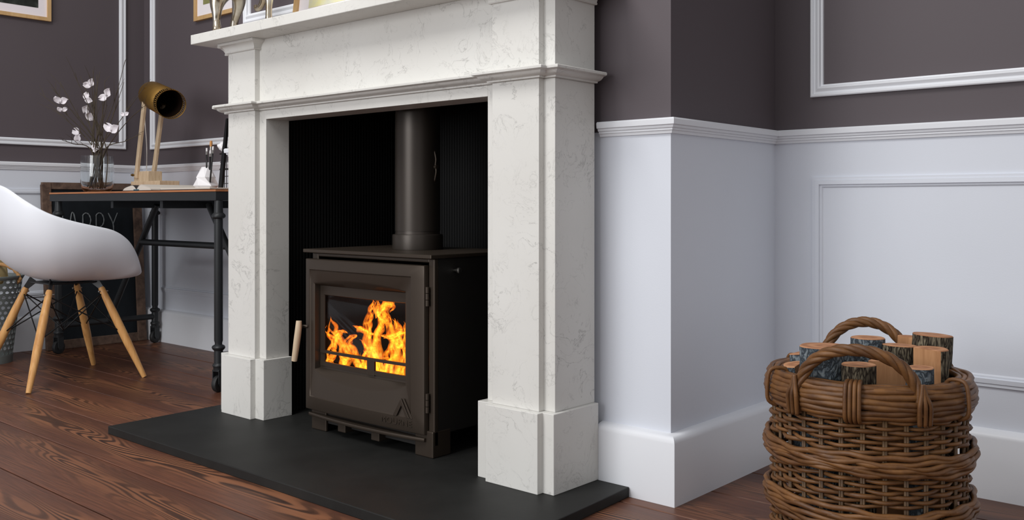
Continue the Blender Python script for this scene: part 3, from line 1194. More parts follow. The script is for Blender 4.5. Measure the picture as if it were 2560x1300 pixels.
def thing_caster(x, y_):
    ax = R(20)
    ca, sa = math.cos(ax), math.sin(ax)
    T = lambda a, b_, z: (x + a * ca - b_ * sa, y_ + a * sa + b_ * ca, z)
    m = MB()
    # wheel axis along local x; fork: two cheeks and a bridge
    for s in (-1, 1):
        prof = [(-.017, .084), (.017, .084), (.017, .034), (.010, .022), (-.010, .022), (-.017, .034)]
        ring = [[T(s * .0165, b_, z) for b_, z in prof], [T(s * .0125, b_, z) for b_, z in prof]]
        m.rings(ring)
    m.rings([[T(a, b_, .088) for a, b_ in ((-.0165, -.017), (.0165, -.017), (.0165, .017), (-.0165, .017))],
             [T(a, b_, .080) for a, b_ in ((-.0165, -.017), (.0165, -.017), (.0165, .017), (-.0165, .017))]])
    f_ = m.build('caster_fork', M['black_metal'], dk, bevel=.001)
    wv = []
    for a, rr in ((-.010, .026), (-.009, .031), (-.004, .0325), (.004, .0325), (.009, .031), (.010, .026)):
        wv.append([T(a, rr * math.cos(2 * PI * s / 24), .0325 + rr * math.sin(2 * PI * s / 24)) for s in range(24)])
    MB().rings(wv).build('wheel', M['black_rubber'], f_, smooth=True, angle=40)
    return f_


for x in (XL, XR):
    for y_ in (YF, YK):
        leg(x, y_)
for x in (XL, XR):
    MB().tube([(x, YF, .138), (x, YK, .138)], .0145, 14).build('stretcher', M['black_metal'], dk, smooth=True, angle=50)
ym = (YF + YK) / 2
xm_ = (XL + XR) / 2
for s, xe in ((-1, XL), (1, XR)):
    MB().tube([(xm_ + s * .225, ym, .722), (xe, ym, .138)], .0145, 14).build('strut', M['black_metal'], dk, smooth=True, angle=50)
zb = .542
fx = (.722 - zb) / (.722 - .138)
xb = [xm_ + s * .225 + (xe - (xm_ + s * .225)) * fx for s, xe in ((-1, XL), (1, XR))]
MB().tube([(xb[0], ym, zb), (xb[1], ym, zb)], .0145, 14).build('cross_bar', M['black_metal'], dk, smooth=True, angle=50)

# ------------------------------------------------------------------ chalkboard leaning on the left wall
cb = thing('chalkboard', 'wood framed chalkboard with chalk writing leaning under the desk against the wall', 'chalkboard', (-4.81, 2.25, 0))


def onboard(a, b, h):
    q_ = b / .83
    return (-4.80 + h - .065 * q_, a, b + .0005)


CA0, CA1, CB1 = 1.995, 2.505, .832
corner = []
for name_, poly in (('frame_rail', [(CA0, 0), (CA1, 0), (CA1, .045), (CA0, .045)]), ('frame_rail', [(CA0, CB1 - .035), (CA1, CB1 - .035), (CA1, CB1), (CA0, CB1)]),
                    ('frame_stile', [(CA0 - .004, .0), (CA0 + .043, .0), (CA0 + .043, CB1 - .003), (CA0 + .006, CB1 - .003), (CA0 - .004, CB1 - .014)]),
                    ('frame_stile', [(CA1 - .043, .0), (CA1 + .004, .0), (CA1 + .004, CB1 - .014), (CA1 - .006, CB1 - .003), (CA1 - .043, CB1 - .003)])):
    dp = .022 if name_ == 'frame_stile' else .019
    MB().rings([[onboard(a, b, 0) for a, b in poly], [onboard(a, b, dp) for a, b in poly]]).build(name_, M['board_frame'], cb, bevel=.003)
pl_ = [(CA0 + .02, .02), (CA1 - .02, .02), (CA1 - .02, CB1 - .02), (CA0 + .02, CB1 - .02)]
MB().rings([[onboard(a, b, .002) for a, b in pl_], [onboard(a, b, .010) for a, b in pl_]]).build('board', M['chalkboard'], cb)
# chalk lettering HAPPY, hand drawn strokes with raised serif ticks
strokes = {'H': [[(0, 0), (0, 1)], [(.7, 0), (.7, 1)], [(0, .5), (.7, .52)]],
           'A': [[(0, 0), (.28, .95), (.42, 1), (.52, .9), (.8, 0)], [(.15, .4), (.65, .4)]],
           'P': [[(.05, 0), (.08, .8), (.12, .92), (.35, 1), (.62, .93), (.78, .68), (.66, .42), (.35, .3), (.1, .34)]],
           'Y': [[(0, 1), (.42, .45), (.42, 0)], [(.85, 1), (.42, .45)], [(.3, 0), (.55, .04)]]}
ya, LH, LW = 2.052, .105, .058
for i, chh in enumerate('HAPPY'):
    m = MB()
    for sk in strokes[chh]:
        pts = [onboard(ya + i * .069 + a * LW, .572 + b * LH, .0108) for a, b in sk]
        if len(pts) > 2:
            pts = catmull(pts, 4)
        m.tube(pts, [.0030 + .0008 * math.sin(j * 2.1 + i) for j in range(len(pts))], 5)
    m.build('chalk_letter', M['chalk'], cb)
MB().tube([onboard(a, .776, .0108) for a in (2.03, 2.2)], .003, 5).build('chalk_line', M['paper'], cb)

# ------------------------------------------------------------------ chair
CC = Vector((-3.985, 1.727, 0))
chair = thing('shell_armchair', 'white moulded shell armchair with wooden legs and black wire bracing at the desk', 'chair', CC)
rim = [(0, .252, .426), (.10, .252, .427), (.178, .242, .434), (.224, .218, .463), (.256, .184, .520), (.281, .138, .576), (.297, .07, .618), (.304, -.02, .640),
       (.300, -.10, .660), (.280, -.18, .690), (.235, -.245, .738), (.165, -.285, .786), (.085, -.303, .805), (0, -.309, .810)]
full = rim + [(-x, y_, z) for x, y_, z in rim[-2:0:-1]]
rc = catmull(full, 4, True)
NR = len(rc)
c0 = Vector((0, .02, .405))
m = MB()
NRHO = 16
gridr = []
for i in range(1, NRHO + 1):
    rho = i / NRHO
    pr_ = math.sin(rho * PI / 2) ** 0.92
    ring = []
    for p in rc:
        hz_ = (1 - math.cos(rho * PI / 2)) ** (1.12)
        z = c0.z + (p.z - c0.z) * hz_
        # front lip rolls down a little, seat dips
        ring.append((CC.x + c0.x + (p.x - c0.x) * pr_, CC.y + c0.y + (p.y - c0.y) * pr_, z))
    gridr.append(ring)
m.rings(gridr, True, False)
kk = len(m.v)
m.v.append((CC.x + c0.x, CC.y + c0.y, c0.z))
for i in range(NR):
    m.f.append((i, (i + 1) % NR, kk))
sh = m.build('shell', M['white_plastic'], chair, smooth=True)
so = sh.modifiers.new('solid', 'SOLIDIFY')
so.thickness = .007
so.offset = 0
sb = sh.modifiers.new('sub', 'SUBSURF')
sb.levels = sb.render_levels = 1
lt_ = {}
for sx in (-1, 1):
    for sy in (-1, 1):
        top = CC + Vector((sx * .112, sy * .104, .378))
        bot = CC + Vector((sx * .230, sy * .232, 0.002))
        dv = bot - top
        L = [top + dv * f_ for f_ in (0, .02, .3, .6, .97, 1)]
        lg_ = MB().tube(L, [.0105, .0128, .0165, .0165, .0105, .0095], 18).build('leg', M['leg_wood'], chair, smooth=True, angle=50)
        MB().tube([top + dv * .045 + Vector((sx * .003, -.02, 0)), top + dv * .045 + Vector((sx * .003, .02, 0))], .0035, 10).build('bolt', M['steel'], lg_, smooth=True, angle=40)
        up = CC + Vector((sx * .085, sy * .085, .412))
        # bracket blade slotted into the leg top
        pa, pb = top + dv * .07, up
        sd = Vector((sy, sx * -1, 0)).normalized()
        nn = (pb - pa).cross(sd).normalized()
        rr_ = []
        for p, w_ in ((pa, .008), (top, .010), (pb, .018)):
            rr_.append([p + sd * .002 + nn * w_, p + sd * .002 - nn * w_, p - sd * .002 - nn * w_, p - sd * .002 + nn * w_])
        MB().rings(rr_).build('bracket', M['wire'], chair)
        lt_[(sx, sy)] = (top, dv)
MB().prism([(CC.x - .10, CC.y - .10), (CC.x + .10, CC.y - .10), (CC.x + .10, CC.y + .10), (CC.x - .10, CC.y + .10)], .398, .404).build('seat_mount', M['wire'], chair, bevel=.002)


def lp_at(kx, f_):
    tp, dv_ = lt_[kx]
    return tp + dv_ * f_


for a_, b_ in (((-1, -1), (1, -1)), ((1, -1), (1, 1)), ((1, 1), (-1, 1)), ((-1, 1), (-1, -1))):
    for u_, w_ in ((a_, b_), (b_, a_)):
        MB().tube([lp_at(u_, .06), lp_at(w_, .50)], .0028, 8).build('brace_wire', M['wire'], chair, smooth=True, angle=60)
ctr = CC + Vector((0, 0, .20))
for kx in lt_:
    MB().tube([lp_at(kx, .06), ctr], .0026, 8).build('brace_wire', M['wire'], chair, smooth=True, angle=60)

# ------------------------------------------------------------------ perforated metal basket with cream bundle, behind the chair
pbc = Vector((-4.655, 1.66, 0))
pb_ = thing('perforated_bin', 'grey perforated metal bin with rope handle behind the chair', 'bin', pbc)
M['bin'] = Mat('grey_green_metal', srgb(116, 122, 120), 0.5, 0.3).m
BH, RB, RT = .395, .112, .158


def binp(a, z, off=0.0):
    r = RB + (RT - RB) * z / BH + off
    return (pbc.x + r * math.cos(a), pbc.y + r * math.sin(a), z)


NA, NZ = 30, 15
z0_, z1_ = .035, .385
da, dz = 2 * PI / NA, (z1_ - z0_) / NZ
m = MB()
ref = {}


def vid(a, z):
    key = (round((a % (2 * PI)) / da * 1000) % (NA * 1000), round(z * 1e5))
    if key not in ref:
        ref[key] = len(m.v)
        m.v.append(binp(a, z))
    return ref[key]


for j in range(NZ):
    sh_ = .5 * da if j % 2 else 0
    for i in range(NA):
        a0_, zz0 = i * da + sh_, z0_ + j * dz
        outer = []
        for fa, fz in ((0, 0), (.5, 0), (1, 0), (1, .5), (1, 1), (.5, 1), (0, 1), (0, .5)):
            outer.append(vid(a0_ + fa * da, zz0 + fz * dz))
        inner = []
        for q_ in range(8):
            an = R(225 + 45 * q_)
            inner.append(vid(a0_ + da * (.5 + .36 * math.cos(an)), zz0 + dz * (.5 + .38 * math.sin(an))))
        for q_ in range(8):
            m.f.append((outer[q_], outer[(q_ + 1) % 8], inner[(q_ + 1) % 8], inner[q_]))
pw = m.build('perforated_wall', M['bin'], pb_)
so = pw.modifiers.new('solid', 'SOLIDIFY')
so.thickness = .0015
MB().rings([[binp(2 * PI * i / 40, z, o_) for i in range(40)] for z, o_ in ((.385, 0), (.395, .002), (.398, .006), (.394, .008), (.385, .004), (.38, .002))], True, False).build('rim', M['bin'], pb_, smooth=True)
MB().rings([[binp(2 * PI * i / 40, z, o_) for i in range(40)] for z, o_ in ((.036, 0), (.036, .003), (.0, .004), (.0, -.1))], True, False).build('bin_base', M['bin'], pb_, smooth=True, angle=40)
rgd = Vector((.752, .659, 0))
rp = catmull([tuple(pbc + rgd * .150 + Vector((0, 0, .365))), tuple(pbc + rgd * .163 + Vector((0, 0, .385))), tuple(pbc + rgd * .125 + Vector((0, 0, .432))), tuple(pbc + rgd * .03 + Vector((0, 0, .458))),
              tuple(pbc - rgd * .07 + Vector((0, 0, .455))), tuple(pbc - rgd * .14 + Vector((0, 0, .42))), tuple(pbc - rgd * .163 + Vector((0, 0, .385)))], 10)
MB().tube(rp, [.008 + .0018 * math.sin(i * 1.6) for i in range(len(rp))], 10).build('rope_handle', M['rope'], pb_, smooth=True)
cr = MB()
cr.tube(catmull([(pbc.x - .06, pbc.y - .07, .10), (pbc.x - .02, pbc.y - .02, .30), (pbc.x + .03, pbc.y + .045, .405), (pbc.x + .045, pbc.y + .06, .42)], 5), [.05] * 14 + [.046, .03], 18)
tag(cr.build('fabric_roll', M['cream_roll'], smooth=True), 'cream rolled bundle standing inside the perforated metal bin', 'roll')

# ------------------------------------------------------------------ on the desk
# glass vase
vc = (-4.437, 2.08, DT + .0005)
vs_ = thing('glass_vase', 'clear glass vase holding dry branches on the desk', 'vase', vc)
prof = [(.0, .0), (.045, .0), (.058, .004), (.068, .018), (.0735, .045), (.0745, .09), (.0725, .172), (.0700, .172), (.0712, .09), (.0702, .046), (.065, .022), (.055, .010), (.0, .009)]
MB().lathe(prof, vc, 40).build('vase_body', M['glass'], vs_, smooth=True, angle=60)
# branches
br = thing('dry_branches', 'dry brown branches with white petals standing in the glass vase', 'branches', (vc[0], vc[1], DT + .012))
tips = [((200, 190), .00), ((232, 175), .03), ((243, 185), .01), ((262, 200), -.02), ((313, 150), .05), ((310, 205), .02), ((98, 232), -.04), ((128, 218), -.02), ((155, 350), -.03),
        ((365, 262), .06), ((352, 335), .05), ((225, 190), -.05), ((345, 240), .02), ((185, 185), .03), ((250, 178), -.03), ((222, 230), .02), ((256, 250), .04), ((236, 220), -.04), ((268, 262), -.03), ((150, 205), .0), ((122, 262), .0)]
rg = random.Random(5)
for (tx, ty), dy_ in tips:
    tip = at(tx, ty, 1, vc[1] + dy_ - (.16 if tx < 190 else 0))
    an = rg.uniform(0, 2 * PI)
    b0 = Vector((vc[0] + .035 * math.cos(an), vc[1] + .035 * math.sin(an), DT + .013))
    an2 = rg.uniform(-.6, .6)
    nk = Vector((vc[0] + (tip.x - vc[0]) * .22 + rg.uniform(-.02, .02), vc[1] + rg.uniform(-.035, .035), DT + .20))
    rel = Vector((nk.x - vc[0], nk.y - vc[1], 0))
    if rel.length > .055:
        nk -= rel * (1 - .055 / rel.length)
    mid = nk.lerp(tip, .5) + Vector((rg.uniform(-.02, .02), rg.uniform(-.02, .02), rg.uniform(.0, .03)))
    P = catmull([b0, nk, mid, tip], 7)
    n_ = len(P)
    bo = MB().tube(P, [.0031 - .0021 * i / n_ for i in range(n_)], 6).build('branch', M['twig'], br, smooth=True)
    for q_ in range(4):
        i0 = rg.randint(int(n_ * .45), n_ - 2)
        s0 = P[i0]
        d_ = (P[i0 + 1] - P[i0]).normalized()
        side = Vector((rg.uniform(-1, 1), rg.uniform(-1, 1), rg.uniform(.2, 1))).normalized()
        e_ = s0 + (d_ + side * .9) * rg.uniform(.025, .07)
        MB().tube([s0, (s0 + e_) / 2 + Vector((0, 0, .004)), e_], [.0011, .0009, .0005], 5).build('twig', M['twig'], bo)
pet = [((229, 208), 16), ((213, 243), 15), ((270, 234), 17), ((152, 250), 16), ((155, 273), 11), ((215, 275), 19), ((199, 328), 18), ((280, 322), 20), ((234, 371), 13), ((313, 285), 9)]
for (tx, ty), s in pet:
    c = at(tx, ty + s * .4, 1, vc[1] + rg.uniform(-.03, .03) - (.15 if tx < 190 else 0))
    w_ = s * 1.08 / 512.0
    ra_, rb_ = rg.uniform(0, 2 * PI), rg.uniform(-1.7, 1.7)
    for q_ in range(2):
        rot = Matrix.Rotation(rg.uniform(-.5, .5) + (R(35) if q_ else R(-65)) + rb_, 3, Vector((-.66, .75, 0))) @ Matrix.Rotation(R(41), 3, 'Z') @ Matrix.Rotation(R(90) + rg.uniform(-.6, .6), 3, 'X')
        mm = MB()
        rows_ = []
        for i in range(6):
            u_ = i / 5
            hw = w_ * .48 * math.sin(PI * (.08 + .86 * u_)) ** .8
            row = []
            for j in range(5):
                t_ = j / 4 * 2 - 1
                row.append(c + rot @ Vector((t_ * hw, u_ * w_ * 1.1, .35 * w_ * (t_ * t_) + .15 * w_ * math.sin(u_ * 5 + t_ * 3 + q_) + rg.uniform(-.0022, .0022))))
            rows_.append(row)
        mm.rings(rows_, False, False)
        po = mm.build('petal', M['blossom'], br, smooth=True)
        so = po.modifiers.new('solid', 'SOLIDIFY')
        so.thickness = .0008

# desk lamp
lc = Vector((-4.30, 2.25, DT))
lamp = thing('desk_lamp', 'desk lamp with tilted brass cylinder shade on two pale wooden arms', 'lamp', lc)


def onl(px_, py_, dy_=0.0):
    return at(px_, py_, 1, 2.25 + dy_)


q0, q1 = onl(352, 465), onl(388, 428)
MB().box(q0.x, q1.x, 2.215, 2.285, DT + .0005, q1.z).build('lamp_base', M['pale_wood'], lamp, bevel=.002)
q2, q3 = onl(352, 465), onl(424, 452)
MB().box(q2.x, q3.x, 2.20, 2.30, DT + .0003, q3.z).build('base_slab', M['pale_wood'], lamp, bevel=.002)
arms = (((341, 445), (365, 222), -.04), ((384, 437), (407, 262), .04))
for (a_, b_, dy_) in arms:
    p, q = onl(*a_, dy_), onl(*b_, dy_)
    dv = (q - p).normalized()
    sd = Vector((dv.z, 0, -dv.x))
    rr_ = []
    for pp in (p, q):
        rr_.append([pp + sd * .0125 + Vector((0, .007, 0)), pp + sd * .0125 - Vector((0, .007, 0)), pp - sd * .0125 - Vector((0, .007, 0)), pp - sd * .0125 + Vector((0, .007, 0))])
    MB().rings(rr_).build('arm', M['pale_wood'], lamp, bevel=.002)
    MB().tube([q + Vector((0, -.011, 0)), q + Vector((0, .011, 0))], .010, 14).build('pivot', M['brass'], lamp, smooth=True, angle=40)
p = onl(341, 438, -.04)
MB().tube([p + Vector((-.006, -.004, 0)), p + Vector((-.020, -.010, .001)), p + Vector((-.027, -.013, .001))], [.004, .0065, .003], 12).build('knob', M['brass'], lamp, smooth=True, angle=40)
# shade: axis from back end to the open mouth, mouth turned to the room
mouth, back = onl(428, 261, -.055), onl(378, 236, .03)
ax = (mouth - back).normalized()
a1 = ax.cross(Vector((0, 0, 1))).normalized()
a2 = ax.cross(a1).normalized()
Ls = (mouth - back).length
RS = .066


def sp(r, s, an):
    return back + ax * s + (a1 * math.cos(an) + a2 * math.sin(an)) * r


NS = 48
ring = lambda r, s: [sp(r, s, 2 * PI * i / NS) for i in range(NS)]
s_sl = Ls - .048
m = MB()
m.rings([ring(.001, .004), ring(RS * .55, .006), ring(RS * .9, .014), ring(RS * .99, .024), ring(RS, .035), ring(RS, s_sl)], True, False)
so_ = m.build('shade', M['brass'], lamp, smooth=True, angle=50)
so = so_.modifiers.new('solid', 'SOLIDIFY')
so.thickness = .0016
m = MB()
for i in range(NS):
    if True:
        a_, b_ = 2 * PI * (i + .0) / NS, 2 * PI * (i + .5) / NS
        m.add([sp(RS, s_sl, a_), sp(RS, s_sl, b_), sp(RS, Ls - .008, b_), sp(RS, Ls - .008, a_)], [(0, 1, 2, 3)])
m.rings([ring(RS, Ls - .0085), ring(RS * 1.01, Ls - .006), ring(RS * 1.01, Ls), ring(RS * .97, Ls)], True, False)
sl_ = m.build('slotted_rim', M['brass'], lamp, smooth=True, angle=50)
sl_['kind'] = 'stuff'
so = sl_.modifiers.new('solid', 'SOLIDIFY')
so.thickness = .0016
MB().rings([ring(RS - .004, s_sl), ring(RS - .006, .04), ring(.02, .012), ring(.001, .012)], True, False).build('shade_lining', Mat('dark_bronze_inside', srgb(40, 26, 18), .5, .4).m, lamp, smooth=True)
MB().tube([back + ax * .015, back + ax * .05, back + ax * .075, back + ax * .09], [.013, .014, .022, .008], 16).build('bulb', Mat('bulb_glass', srgb(120, 100, 80), .2).m, lamp, smooth=True)
cd = catmull([onl(361, 268, -.02), onl(363, 310, .0), onl(367, 370, .02), onl(366, 432, .01)], 6)
MB().tube(cd, .0022, 8).build('cord', M['white_cord'], lamp, smooth=True)

# open book
bk = thing('open_book', 'open book with pale pages lying on the desk', 'book', (-4.25, 2.05, DT))
sx_ = at(350, 474, 1, 2.0).x
yb0, yb1 = 1.985, 2.22
MB().box(sx_ - .125, sx_ + .125, yb0 - .003, yb1 + .003, DT + .0003, DT + .003).build('cover', M['book_cover'], bk, bevel=.001)
for s in (-1, 1):
    pr_ = []
    hh_ = .026 if s > 0 else .024
    for i in range(13):
        t_ = i / 12
        z = DT + .0035 + hh_ * (math.sin(min(t_ * 4.2, PI / 2)) * (1 - t_) ** .55 if t_ < 1 else 0) + .002
        pr_.append((sx_ + s * (.001 + t_ * .12), z))
    top_ = [(x, z) for x, z in pr_]
    poly = top_ + [(pr_[-1][0], DT + .0031), (pr_[0][0], DT + .0031)]
    MB().rings([[(x, yb0, z) for x, z in poly], [(x, yb1, z) for x, z in poly]]).build('page_block', M['page'], bk)
    tp_ = [(x, z + .0016) for x, z in pr_] + [(x, z + .0002) for x, z in pr_[::-1]]
    MB().rings([[(x, yb0 - .001, z) for x, z in tp_], [(x, yb1, z) for x, z in tp_]]).build('curled_page', M['book_cover' if s < 0 else 'page'], bk)
MB().box(sx_ - .020, sx_ + .020, yb0 - .0045, yb1 + .004, DT + .0001, DT + .007).build('spine', M['teal'], bk, bevel=.001)
# loose magazine lying under the lamp
mg = thing('magazine', 'thin dark edged magazine lying flat beside the open book', 'magazine', (-3.8, 2.1, DT))
x0_, x1_ = at(405, 474, 1, 2.0).x, at(530, 470, 1, 2.0).x
MB().box(x0_, x1_, 1.99, 2.2, DT + .0003, DT + .0035).build('cover', M['book_cover'], mg, bevel=.0005)
MB().box(x0_ + .002, x1_ - .002, 1.992, 2.2, DT + .0036, DT + .0085).build('page_block', M['page'], mg, bevel=.0005)

# faceted pencil pot
pc_ = Vector((at(515, 470, 1, 2.18).x, 2.18, DT + .0005))
m = MB()
NF = 6
lv = [(.030, 0, 0.0), (.053, .5, .022), (.043, 0, .058), (.018, .5, .102)]
rr_ = [[(pc_.x + r * math.cos(2 * PI * (i + o_) / NF + .4), pc_.y + r * math.sin(2 * PI * (i + o_) / NF + .4), pc_.z + z) for i in range(NF)] for r, o_, z in lv]
for r_ in rr_:
    m.v += r_
for a_ in range(3):
    for i in range(NF):
        j = (i + 1) % NF
        A, B = a_ * NF, (a_ + 1) * NF
        if a_ % 2 == 0:
            m.f += [(A + i, A + j, B + i), (B + i, A + j, B + j)]
        else:
            m.f += [(A + i, B + i, B + (i - 1) % NF), (A + i, A + j, B + i)]
m.f.append(tuple(range(NF))[::-1])
pot = m.build('pencil_pot', M['white_ceramic'])
so = pot.modifiers.new('solid', 'SOLIDIFY')
so.thickness = .002
tag(pot, 'white faceted ceramic pencil pot on the desk', 'pot')
for (tx, ty), lab, brush in (((517, 370), 'black pencil with white eraser, leftmost in the faceted pot', 0), ((526, 376), 'black pencil standing behind the paintbrush in the faceted pot', 0),
                             ((533, 366), 'black pencil with white eraser, rightmost in the faceted pot', 0), ((528, 352), 'paintbrush with orange bristles and silver ferrule in the faceted pot', 1)):
    tip = at(tx, ty, 1, 2.18 + (.012 if brush else (.004 if tx == 526 else -.008)))
    bs = Vector((pc_.x + (tip.x - pc_.x) * .5, pc_.y + (tip.y - pc_.y) * .6, pc_.z + .006))
    dv = tip - bs
    t_ = thing('paintbrush' if brush else 'pencil', lab, 'brush' if brush else 'pencil', bs, None if brush else 'pencils in the faceted pot')
    if brush:
        MB().tube([bs, bs + dv * .68], .0032, 8).build('handle', M['pencil_black'], t_, smooth=True)
        MB().tube([bs + dv * .68, bs + dv * .88], [.0036, .0052], 10).build('ferrule', M['steel'], t_, smooth=True, angle=40)
        MB().tube([bs + dv * .88, bs + dv * .95, tip], [.005, .0062, .0045], 10).build('bristles', M['bristle'], t_, smooth=True, angle=50)
    else:
        MB().tube([bs, bs + dv * .84], .0036, 8).build('shaft', M['pencil_black'], t_, smooth=True)
        MB().tube([bs + dv * .84, bs + dv * .92], .0038, 8).build('ferrule', M['steel'], t_, smooth=True, angle=40)
        MB().tube([bs + dv * .92, tip], .0038, 8).build('eraser', M['white_ceramic'], t_, smooth=True, angle=40)

# black wire rack with leaning black post, partly behind the fireplace
rkx = at(560, 470, 1, 2.2).x
rk = thing('wire_rack', 'black wire desk rack standing at the right end of the desk', 'rack', (rkx, 2.2, DT))
p0, p1 = at(552, 470, 1, 2.15), at(569, 296, 1, 2.15)
dv = p1 - p0
p0 = p0 + dv * ((DT + .0005 - p0.z) / dv.z)
rr_ = []
for p, w_ in ((p0, .012), (p0.lerp(p1, .5), .0105), (p1, .005)):
    rr_.append([p + Vector((w_, -.006, 0)), p + Vector((w_, .006, 0)), p + Vector((-w_, .006, 0)), p + Vector((-w_, -.006, 0))])
MB().rings(rr_).build('post', M['wire'], rk, bevel=.0015)
for i in range(5):
    x = rkx + .004 + i * .016
    MB().tube([(x, 2.19, DT + .0025), (x, 2.19, DT + .155)], .002, 6).build('upright_wire', M['wire'], rk)
for z in (.003, .03, .06, .09, .12, .155):
    MB().tube([(rkx - .008, 2.187, DT + z), (rkx + .085, 2.187, DT + z)], .0016 if z not in (.09, .155) else .004, 6).build('cross_wire', M['wire'], rk)
cp = MB()
bm_ = bmesh.new()
bmesh.ops.create_icosphere(bm_, subdivisions=3, radius=.03)
pq = Vector((rkx + .03, 2.19, DT + .185))
for v in bm_.verts:
    nz_ = noise.noise(v.co * 60) * .010 + noise.noise(v.co * 140) * .004
    v.co = v.co * (1 + nz_ / .03)
    v.co.z *= .72
cp.add([v.co + pq for v in bm_.verts], [tuple(x.index for x in f_.verts) for f_ in bm_.faces])
bm_.free()
tag(cp.build('crumpled_paper', M['paper']), 'crumpled white paper on top of the black wire rack', 'paper')

# ------------------------------------------------------------------ log basket
KC = Vector((-.733, 1.95, 0))
bas = thing('wicker_basket', 'large round brown wicker basket with two arched handles beside the chimney breast', 'basket', KC)
KR, KH = .186, .372
FRONT = math.atan2(-KC.y, -KC.x)


def kp(a, r, z):
    return (KC.x + r * math.cos(a), KC.y + r * math.sin(a), z)


NSTK = 30
NSEG = NSTK * 4
for i in range(NSTK):
    for s in (-1, 1):
        a = 2 * PI * i / NSTK + s * .011
        MB().tube([kp(a, KR * .965, .004), kp(a, KR, .06), kp(a, KR + .001, KH - .02)], .0027, 6).build('stake', M['wicker_dark'], bas, smooth=True)


def weaver(z, r0, amp, ph, rad, wob, seed, ns=6):
    rgl = random.Random(seed)
    o1, o2 = rgl.uniform(0, 6), rgl.uniform(0, 6)
    pts = []
    for i in range(NSEG):
        a = 2 * PI * i / NSEG
        r = r0 + amp * math.cos(a * NSTK / 2 + ph)
        zz = z + wob * (math.sin(3 * a + o1) + .6 * math.sin(7 * a + o2)) + wob * .4 * math.sin(17 * a + o2)
        pts.append(kp(a, r, zz))
    MB().tube(pts, rad, ns, closed=True).build('weaver', M['wicker'], bas, smooth=True)


z = .012
i = 0
bands = ((.108, .148), (.212, .250))
while z < KH - .055:
    if not any(a_ - .004 < z < b_ + .004 for a_, b_ in bands):
        weaver(z, KR, .0058, PI * (i % 2), .0042 + .0006 * math.sin(i * 1.7), .0013, i)
        i += 1
        z += .0094
    else:
        z += .003
sd_ = 500
for a_, b_ in bands:
    for q_ in range(6):
        zc = a_ + (b_ - a_) * (q_ + .5) / 6
        weaver(zc, KR + .012 + .004 * math.sin(PI * (q_ + .5) / 6), .0025, q_ * 1.1, .0054, .0034, sd_ + q_)
    sd_ += 20
for q_ in range(6):
    weaver(KH - .050 + q_ * .0095, KR + .008 + .006 * math.sin(PI * q_ / 5), .001, q_ * 2.0, .0068, .0016, 900 + q_)
for q_ in range(3):
    weaver(KH + .004 - q_ * .001, KR + .006 - q_ * .011, .001, q_, .0068, .0012, 950 + q_)
MB().lathe([(.0, .004), (KR - .012, .004), (KR - .010, .012), (.0, .012)], KC, 40).build('basket_floor', M['wicker_dark'], bas)


def wrap(a, wdt, n_):
    for q_ in range(n_):
        aa = a + (q_ - (n_ - 1) / 2) * wdt
        loop = [kp(aa, KR + .003, KH - .062), kp(aa, KR + .022, KH - .052), kp(aa, KR + .0245, KH - .025), kp(aa, KR + .020, KH + .006), kp(aa, KR + .006, KH + .014), kp(aa, KR - .018, KH + .008), kp(aa, KR - .020, KH - .03)]
        MB().tube(catmull(loop, 4), .0042, 7).build('lashing', M['wicker'], bas, smooth=True)


for da_ in (-.13, PI):
    wrap(FRONT + da_, .040, 4)
for da_ in (-1.15, 1.02, 2.2, -2.2):
    wrap(FRONT + da_, .05, 1)


def handle(a, sp_, hgt, lean_):
    n_ = 44
    cen = []
    for i_ in range(n_ + 1):
        t_ = i_ / n_
        th = PI * t_
        aa = a - sp_ * math.cos(th)
        zz = KH - .045 + (hgt + .045) * math.sin(th) ** .75
        cen.append(Vector(kp(aa, KR + .012 - lean_ * math.sin(th), zz)))
    for s in range(4):
        pts = []
        for i_, c in enumerate(cen):
            tn = (cen[min(i_ + 1, n_)] - cen[max(i_ - 1, 0)]).normalized()
            rad_ = Vector((math.cos(a), math.sin(a), 0))
            b_ = tn.cross(rad_).normalized()
            an = s * PI / 2 + i_ * .42
            pts.append(c + (rad_ * math.cos(an) + b_ * math.sin(an)) * .0062)
        MB().tube(pts, .0062, 8).build('handle_strand', M['wicker'], bas, smooth=True)
    for e_ in (-1, 1):
        for q_ in range(3):
            aa = a + e_ * sp_ * (1.0 + .0) + (q_ - 1) * .05
            top_ = Vector(kp(a + e_ * sp_ * .98, KR + .022, KH + .012))
            MB().tube(catmull([top_ + Vector((0, 0, .004)), kp(a + e_ * sp_ * .985 + (q_ - 1) * .02, KR + .024, KH - .004), kp(aa, KR + .026, KH - .025), kp(aa + e_ * .02, KR + .018, KH - .062)], 5), .0045, 7).build('handle_lashing', M['wicker'], bas, smooth=True)


handle(FRONT - .11, .60, .074, .012)
handle(FRONT + PI + .02, .50, .085, .012)

